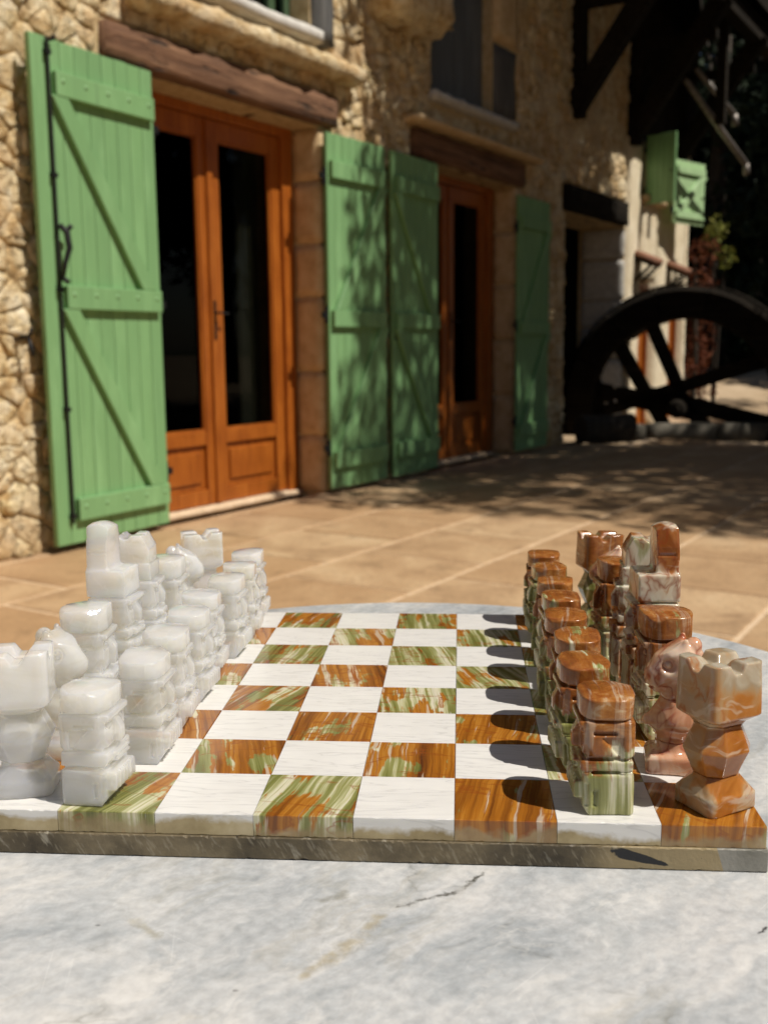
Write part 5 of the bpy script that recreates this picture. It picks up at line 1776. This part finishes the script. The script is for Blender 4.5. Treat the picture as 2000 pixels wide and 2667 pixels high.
def surface_net(F, org, h):
    S = F < 0
    nx, ny, nz = F.shape
    cnt = np.zeros((nx - 1, ny - 1, nz - 1), np.int8)
    for a in (0, 1):
        for b in (0, 1):
            for c in (0, 1):
                cnt += S[a:nx - 1 + a, b:ny - 1 + b, c:nz - 1 + c]
    act = (cnt > 0) & (cnt < 8)
    I = np.argwhere(act)
    P = np.zeros((len(I), 3)); N = np.zeros(len(I))
    i, j, k = I.T
    for ax in range(3):
        for a in (0, 1):
            for b in (0, 1):
                o0 = [0, 0, 0]
                q = [x for x in range(3) if x != ax]
                o0[q[0]] = a; o0[q[1]] = b
                o1 = list(o0); o1[ax] = 1
                f0 = F[i + o0[0], j + o0[1], k + o0[2]]
                f1 = F[i + o1[0], j + o1[1], k + o1[2]]
                m_ = (f0 < 0) != (f1 < 0)
                t = np.where(m_, f0 / np.where(m_, f0 - f1, 1), 0)
                p = np.zeros((len(I), 3))
                p[:, q[0]] = a; p[:, q[1]] = b; p[:, ax] = t
                P += p * m_[:, None]
                N += m_
    V = (I + P / np.maximum(N, 1)[:, None]) * h + np.array(org)
    idx = -np.ones(act.shape, np.int64)
    idx[i, j, k] = np.arange(len(I))
    Q = []
    for ax in range(3):
        s0 = [slice(None)] * 3; s1 = [slice(None)] * 3
        s0[ax] = slice(0, -1); s1[ax] = slice(1, None)
        A, B = S[tuple(s0)], S[tuple(s1)]
        E = np.argwhere(A != B)
        q = [x for x in range(3) if x != ax]
        ok = np.all((E[:, q] > 0) & (E[:, q] < np.array(F.shape)[q] - 1), axis=1)
        E = E[ok]
        flip = ~A[E[:, 0], E[:, 1], E[:, 2]]
        def at(da, db):
            e = E.copy(); e[:, q[0]] -= da; e[:, q[1]] -= db
            return idx[e[:, 0], e[:, 1], e[:, 2]]
        quad = np.stack([at(1, 1), at(0, 1), at(0, 0), at(1, 0)], 1)
        if ax == 1:
            flip = ~flip
        quad[flip] = quad[flip][:, ::-1]
        Q.append(quad)
    return V, np.concatenate(Q)

VOX = 0.56
KIND = {
    'pawn': (lambda X, Y, Z, r: sdf_pawn(X, Y, Z, r, 9.9 + r.uniform(-0.4, 0.4), 12.7 + r.uniform(-0.5, 0.5)), 16, 15.5, 51),
    'bishop': (lambda X, Y, Z, r: sdf_pawn(X, Y, Z, r, 11.0, 13.2, 61.0), 17.5, 16, 63),
    'king': (lambda X, Y, Z, r: sdf_royal(X, Y, Z, r, True), 18.5, 16.5, 97),
    'queen': (lambda X, Y, Z, r: sdf_royal(X, Y, Z, r, False), 18.5, 16.5, 84),
    'rook': (sdf_rook, 16, 15, 64),
    'knight': (sdf_knight, 18.5, 13, 62),
}
PARTS = {'pawn': ('base', 'head', 'cap'), 'bishop': ('base', 'head', 'cap'), 'king': ('robe', 'head', 'crown'), 'queen': ('robe', 'head', 'crown'), 'rook': ('base', 'waist', 'battlement'), 'knight': ('base', 'chest', 'horse_head')}
def piece(kind, white, u, v, rot, label, group, mat, seed, tint=(0.5, 0.5)):
    fn, ex, ey, ez = KIND[kind]
    root = bpy.data.objects.new(('white_' if white else 'brown_') + kind, None)
    COL.objects.link(root)
    root.location = ((u - 4) * CELL, (v - 4) * CELL, BT + 0.0001)
    root.rotation_euler = (0, 0, (0 if white else math.pi) + rot)
    root['label'] = label
    root['category'] = 'chess ' + kind
    root['group'] = group
    gx = np.arange(-ex, ex + VOX, VOX); gy = np.arange(-ey, ey + VOX, VOX); gz = np.arange(-2 * VOX, ez + VOX, VOX)
    X, Y, Z = np.meshgrid(gx, gy, gz, indexing='ij')
    r = np.random.RandomState(seed)
    D, splits = fn(X, Y, Z, r)
    lv = [-99] + list(splits) + [999]
    for i in range(3):
        lo, hi = lv[i] + (0.02 if i else 0), lv[i + 1] - (0.02 if i < 2 else 0)
        Fp = np.maximum(D, np.maximum(lo - Z, Z - hi)) if True else D
        k0 = max(0, int((lo - gz[0]) / VOX) - 2); k1 = min(len(gz), int((hi - gz[0]) / VOX) + 4)
        Vv, Q = surface_net(Fp[:, :, k0:k1], (gx[0], gy[0], gz[k0]), VOX)
        me = np_mesh(PARTS[kind][i], Vv * 0.001, Q, mat, True)
        o = link(PARTS[kind][i], me, root)
        o.color = (seed * 0.137 % 1.0, tint[0], tint[1], 1)
    return root

def pieces():
    ordw = ['nearest the camera', 'second from the near edge', 'third from the near edge', 'fourth from the near edge', 'fifth from the near edge', 'sixth from the near edge', 'seventh from the near edge', 'eighth and farthest from the camera']
    rnd = random.Random(21)
    # pawns
    wo = [(-0.23, -0.10), (0, 0), (-0.04, 0.02), (-0.02, 0), (-0.10, 0), (0.03, 0.02), (0.03, 0), (-0.05, 0)]
    bo = [(0.0, -0.03), (-0.10, 0), (-0.05, 0.05), (-0.10, 0), (-0.06, 0.02), (-0.05, 0), (-0.06, 0), (-0.06, 0)]
    capt = ['plain reddish brown cap and green striped base', 'orange brown cap and pale green base', 'brown and cream striped cap', 'glossy dark orange cap', 'cream streaked brown cap', 'rounded red brown cap', 'grey and brown cap', 'amber cap with a pale stripe']
    for i in range(8):
        piece('pawn', True, 1.5 + wo[i][0], i + 0.5 + wo[i][1], R3(rnd.uniform(-6, 6)), 'milky white onyx pawn, ' + ordw[i] + ' in the white pawn row', 'white onyx pawns', 'white_onyx', 100 + i, (rnd.uniform(0.0, 0.5), 0.5))
        piece('pawn', False, 6.5 + bo[i][0], i + 0.5 + bo[i][1], R3(rnd.uniform(-6, 6)), 'brown onyx pawn with ' + capt[i] + ', ' + ordw[i], 'brown onyx pawns', 'onyx', 140 + i, ((0.55, 0.50, 0.46, 0.54, 0.47, 0.55, 0.48, 0.52)[i], (0.5, 0.45, 0.5, 0.6, 0.5, 0.42, 0.55, 0.5)[i]))
    wl = [('rook', 0.46, 0.52, 12, 'white onyx rook at the near left corner of the board'), ('knight', 0.50, 1.5, -8, 'white onyx knight beside the near white rook'), ('bishop', 0.47, 2.5, 4, 'white onyx bishop with flat oval cap, between near knight and king'), ('king', 0.50, 3.5, -3, 'tallest white onyx piece, the king with a stepped back column'), ('queen', 0.53, 4.5, 3, 'white onyx queen with notched crown just behind the white king'), ('bishop', 0.60, 5.5, 0, 'white onyx bishop farther from the camera, behind the queen'), ('knight', 0.60, 6.5, 12, 'white onyx knight beside the far white rook'), ('rook', 0.66, 7.5, 25, 'white onyx rook at the far end of the white back row')]
    for i, (k, u, v, a, lb) in enumerate(wl):
        piece(k, True, u, v, R3(a), lb, 'white onyx back row', 'white_onyx', 180 + i, ((0.1, 0.35, 0.15, 0.05, 0.05, 0.15, 0.1, 0.0)[i], 0.5))
    bl = [('rook', 7.62, 0.52, 31, 'tan and grey onyx rook at the near right corner of the board', 'tan_onyx', 0.5), ('knight', 7.38, 1.42, -6, 'pink and cream onyx knight beside the near brown rook', 'pink_onyx', 0.5), ('bishop', 7.47, 2.5, 3, 'brown onyx bishop with a broad cream and brown cap, behind the pink knight', 'onyx', 0.48), ('king', 7.50, 3.5, 2, 'tallest brown and cream onyx piece, the king with a tall back column', 'cream_onyx', 0.5), ('queen', 7.47, 4.5, -3, 'brown and cream onyx queen just behind the brown king', 'cream_onyx', 0.5), ('bishop', 7.36, 5.5, 4, 'dark brown onyx bishop farther from the camera, behind the queen', 'onyx', 0.56), ('knight', 7.42, 6.5, -10, 'brown onyx knight beside the far brown rook', 'pink_onyx', 0.5), ('rook', 7.36, 7.5, 14, 'amber striped onyx rook at the far end of the brown back row', 'onyx', 0.5)]
    for i, (k, u, v, a, lb, mt, tn) in enumerate(bl):
        piece(k, False, u, v, R3(a), lb, 'brown onyx back row', mt, 220 + i, (tn, 0.5))
pieces()
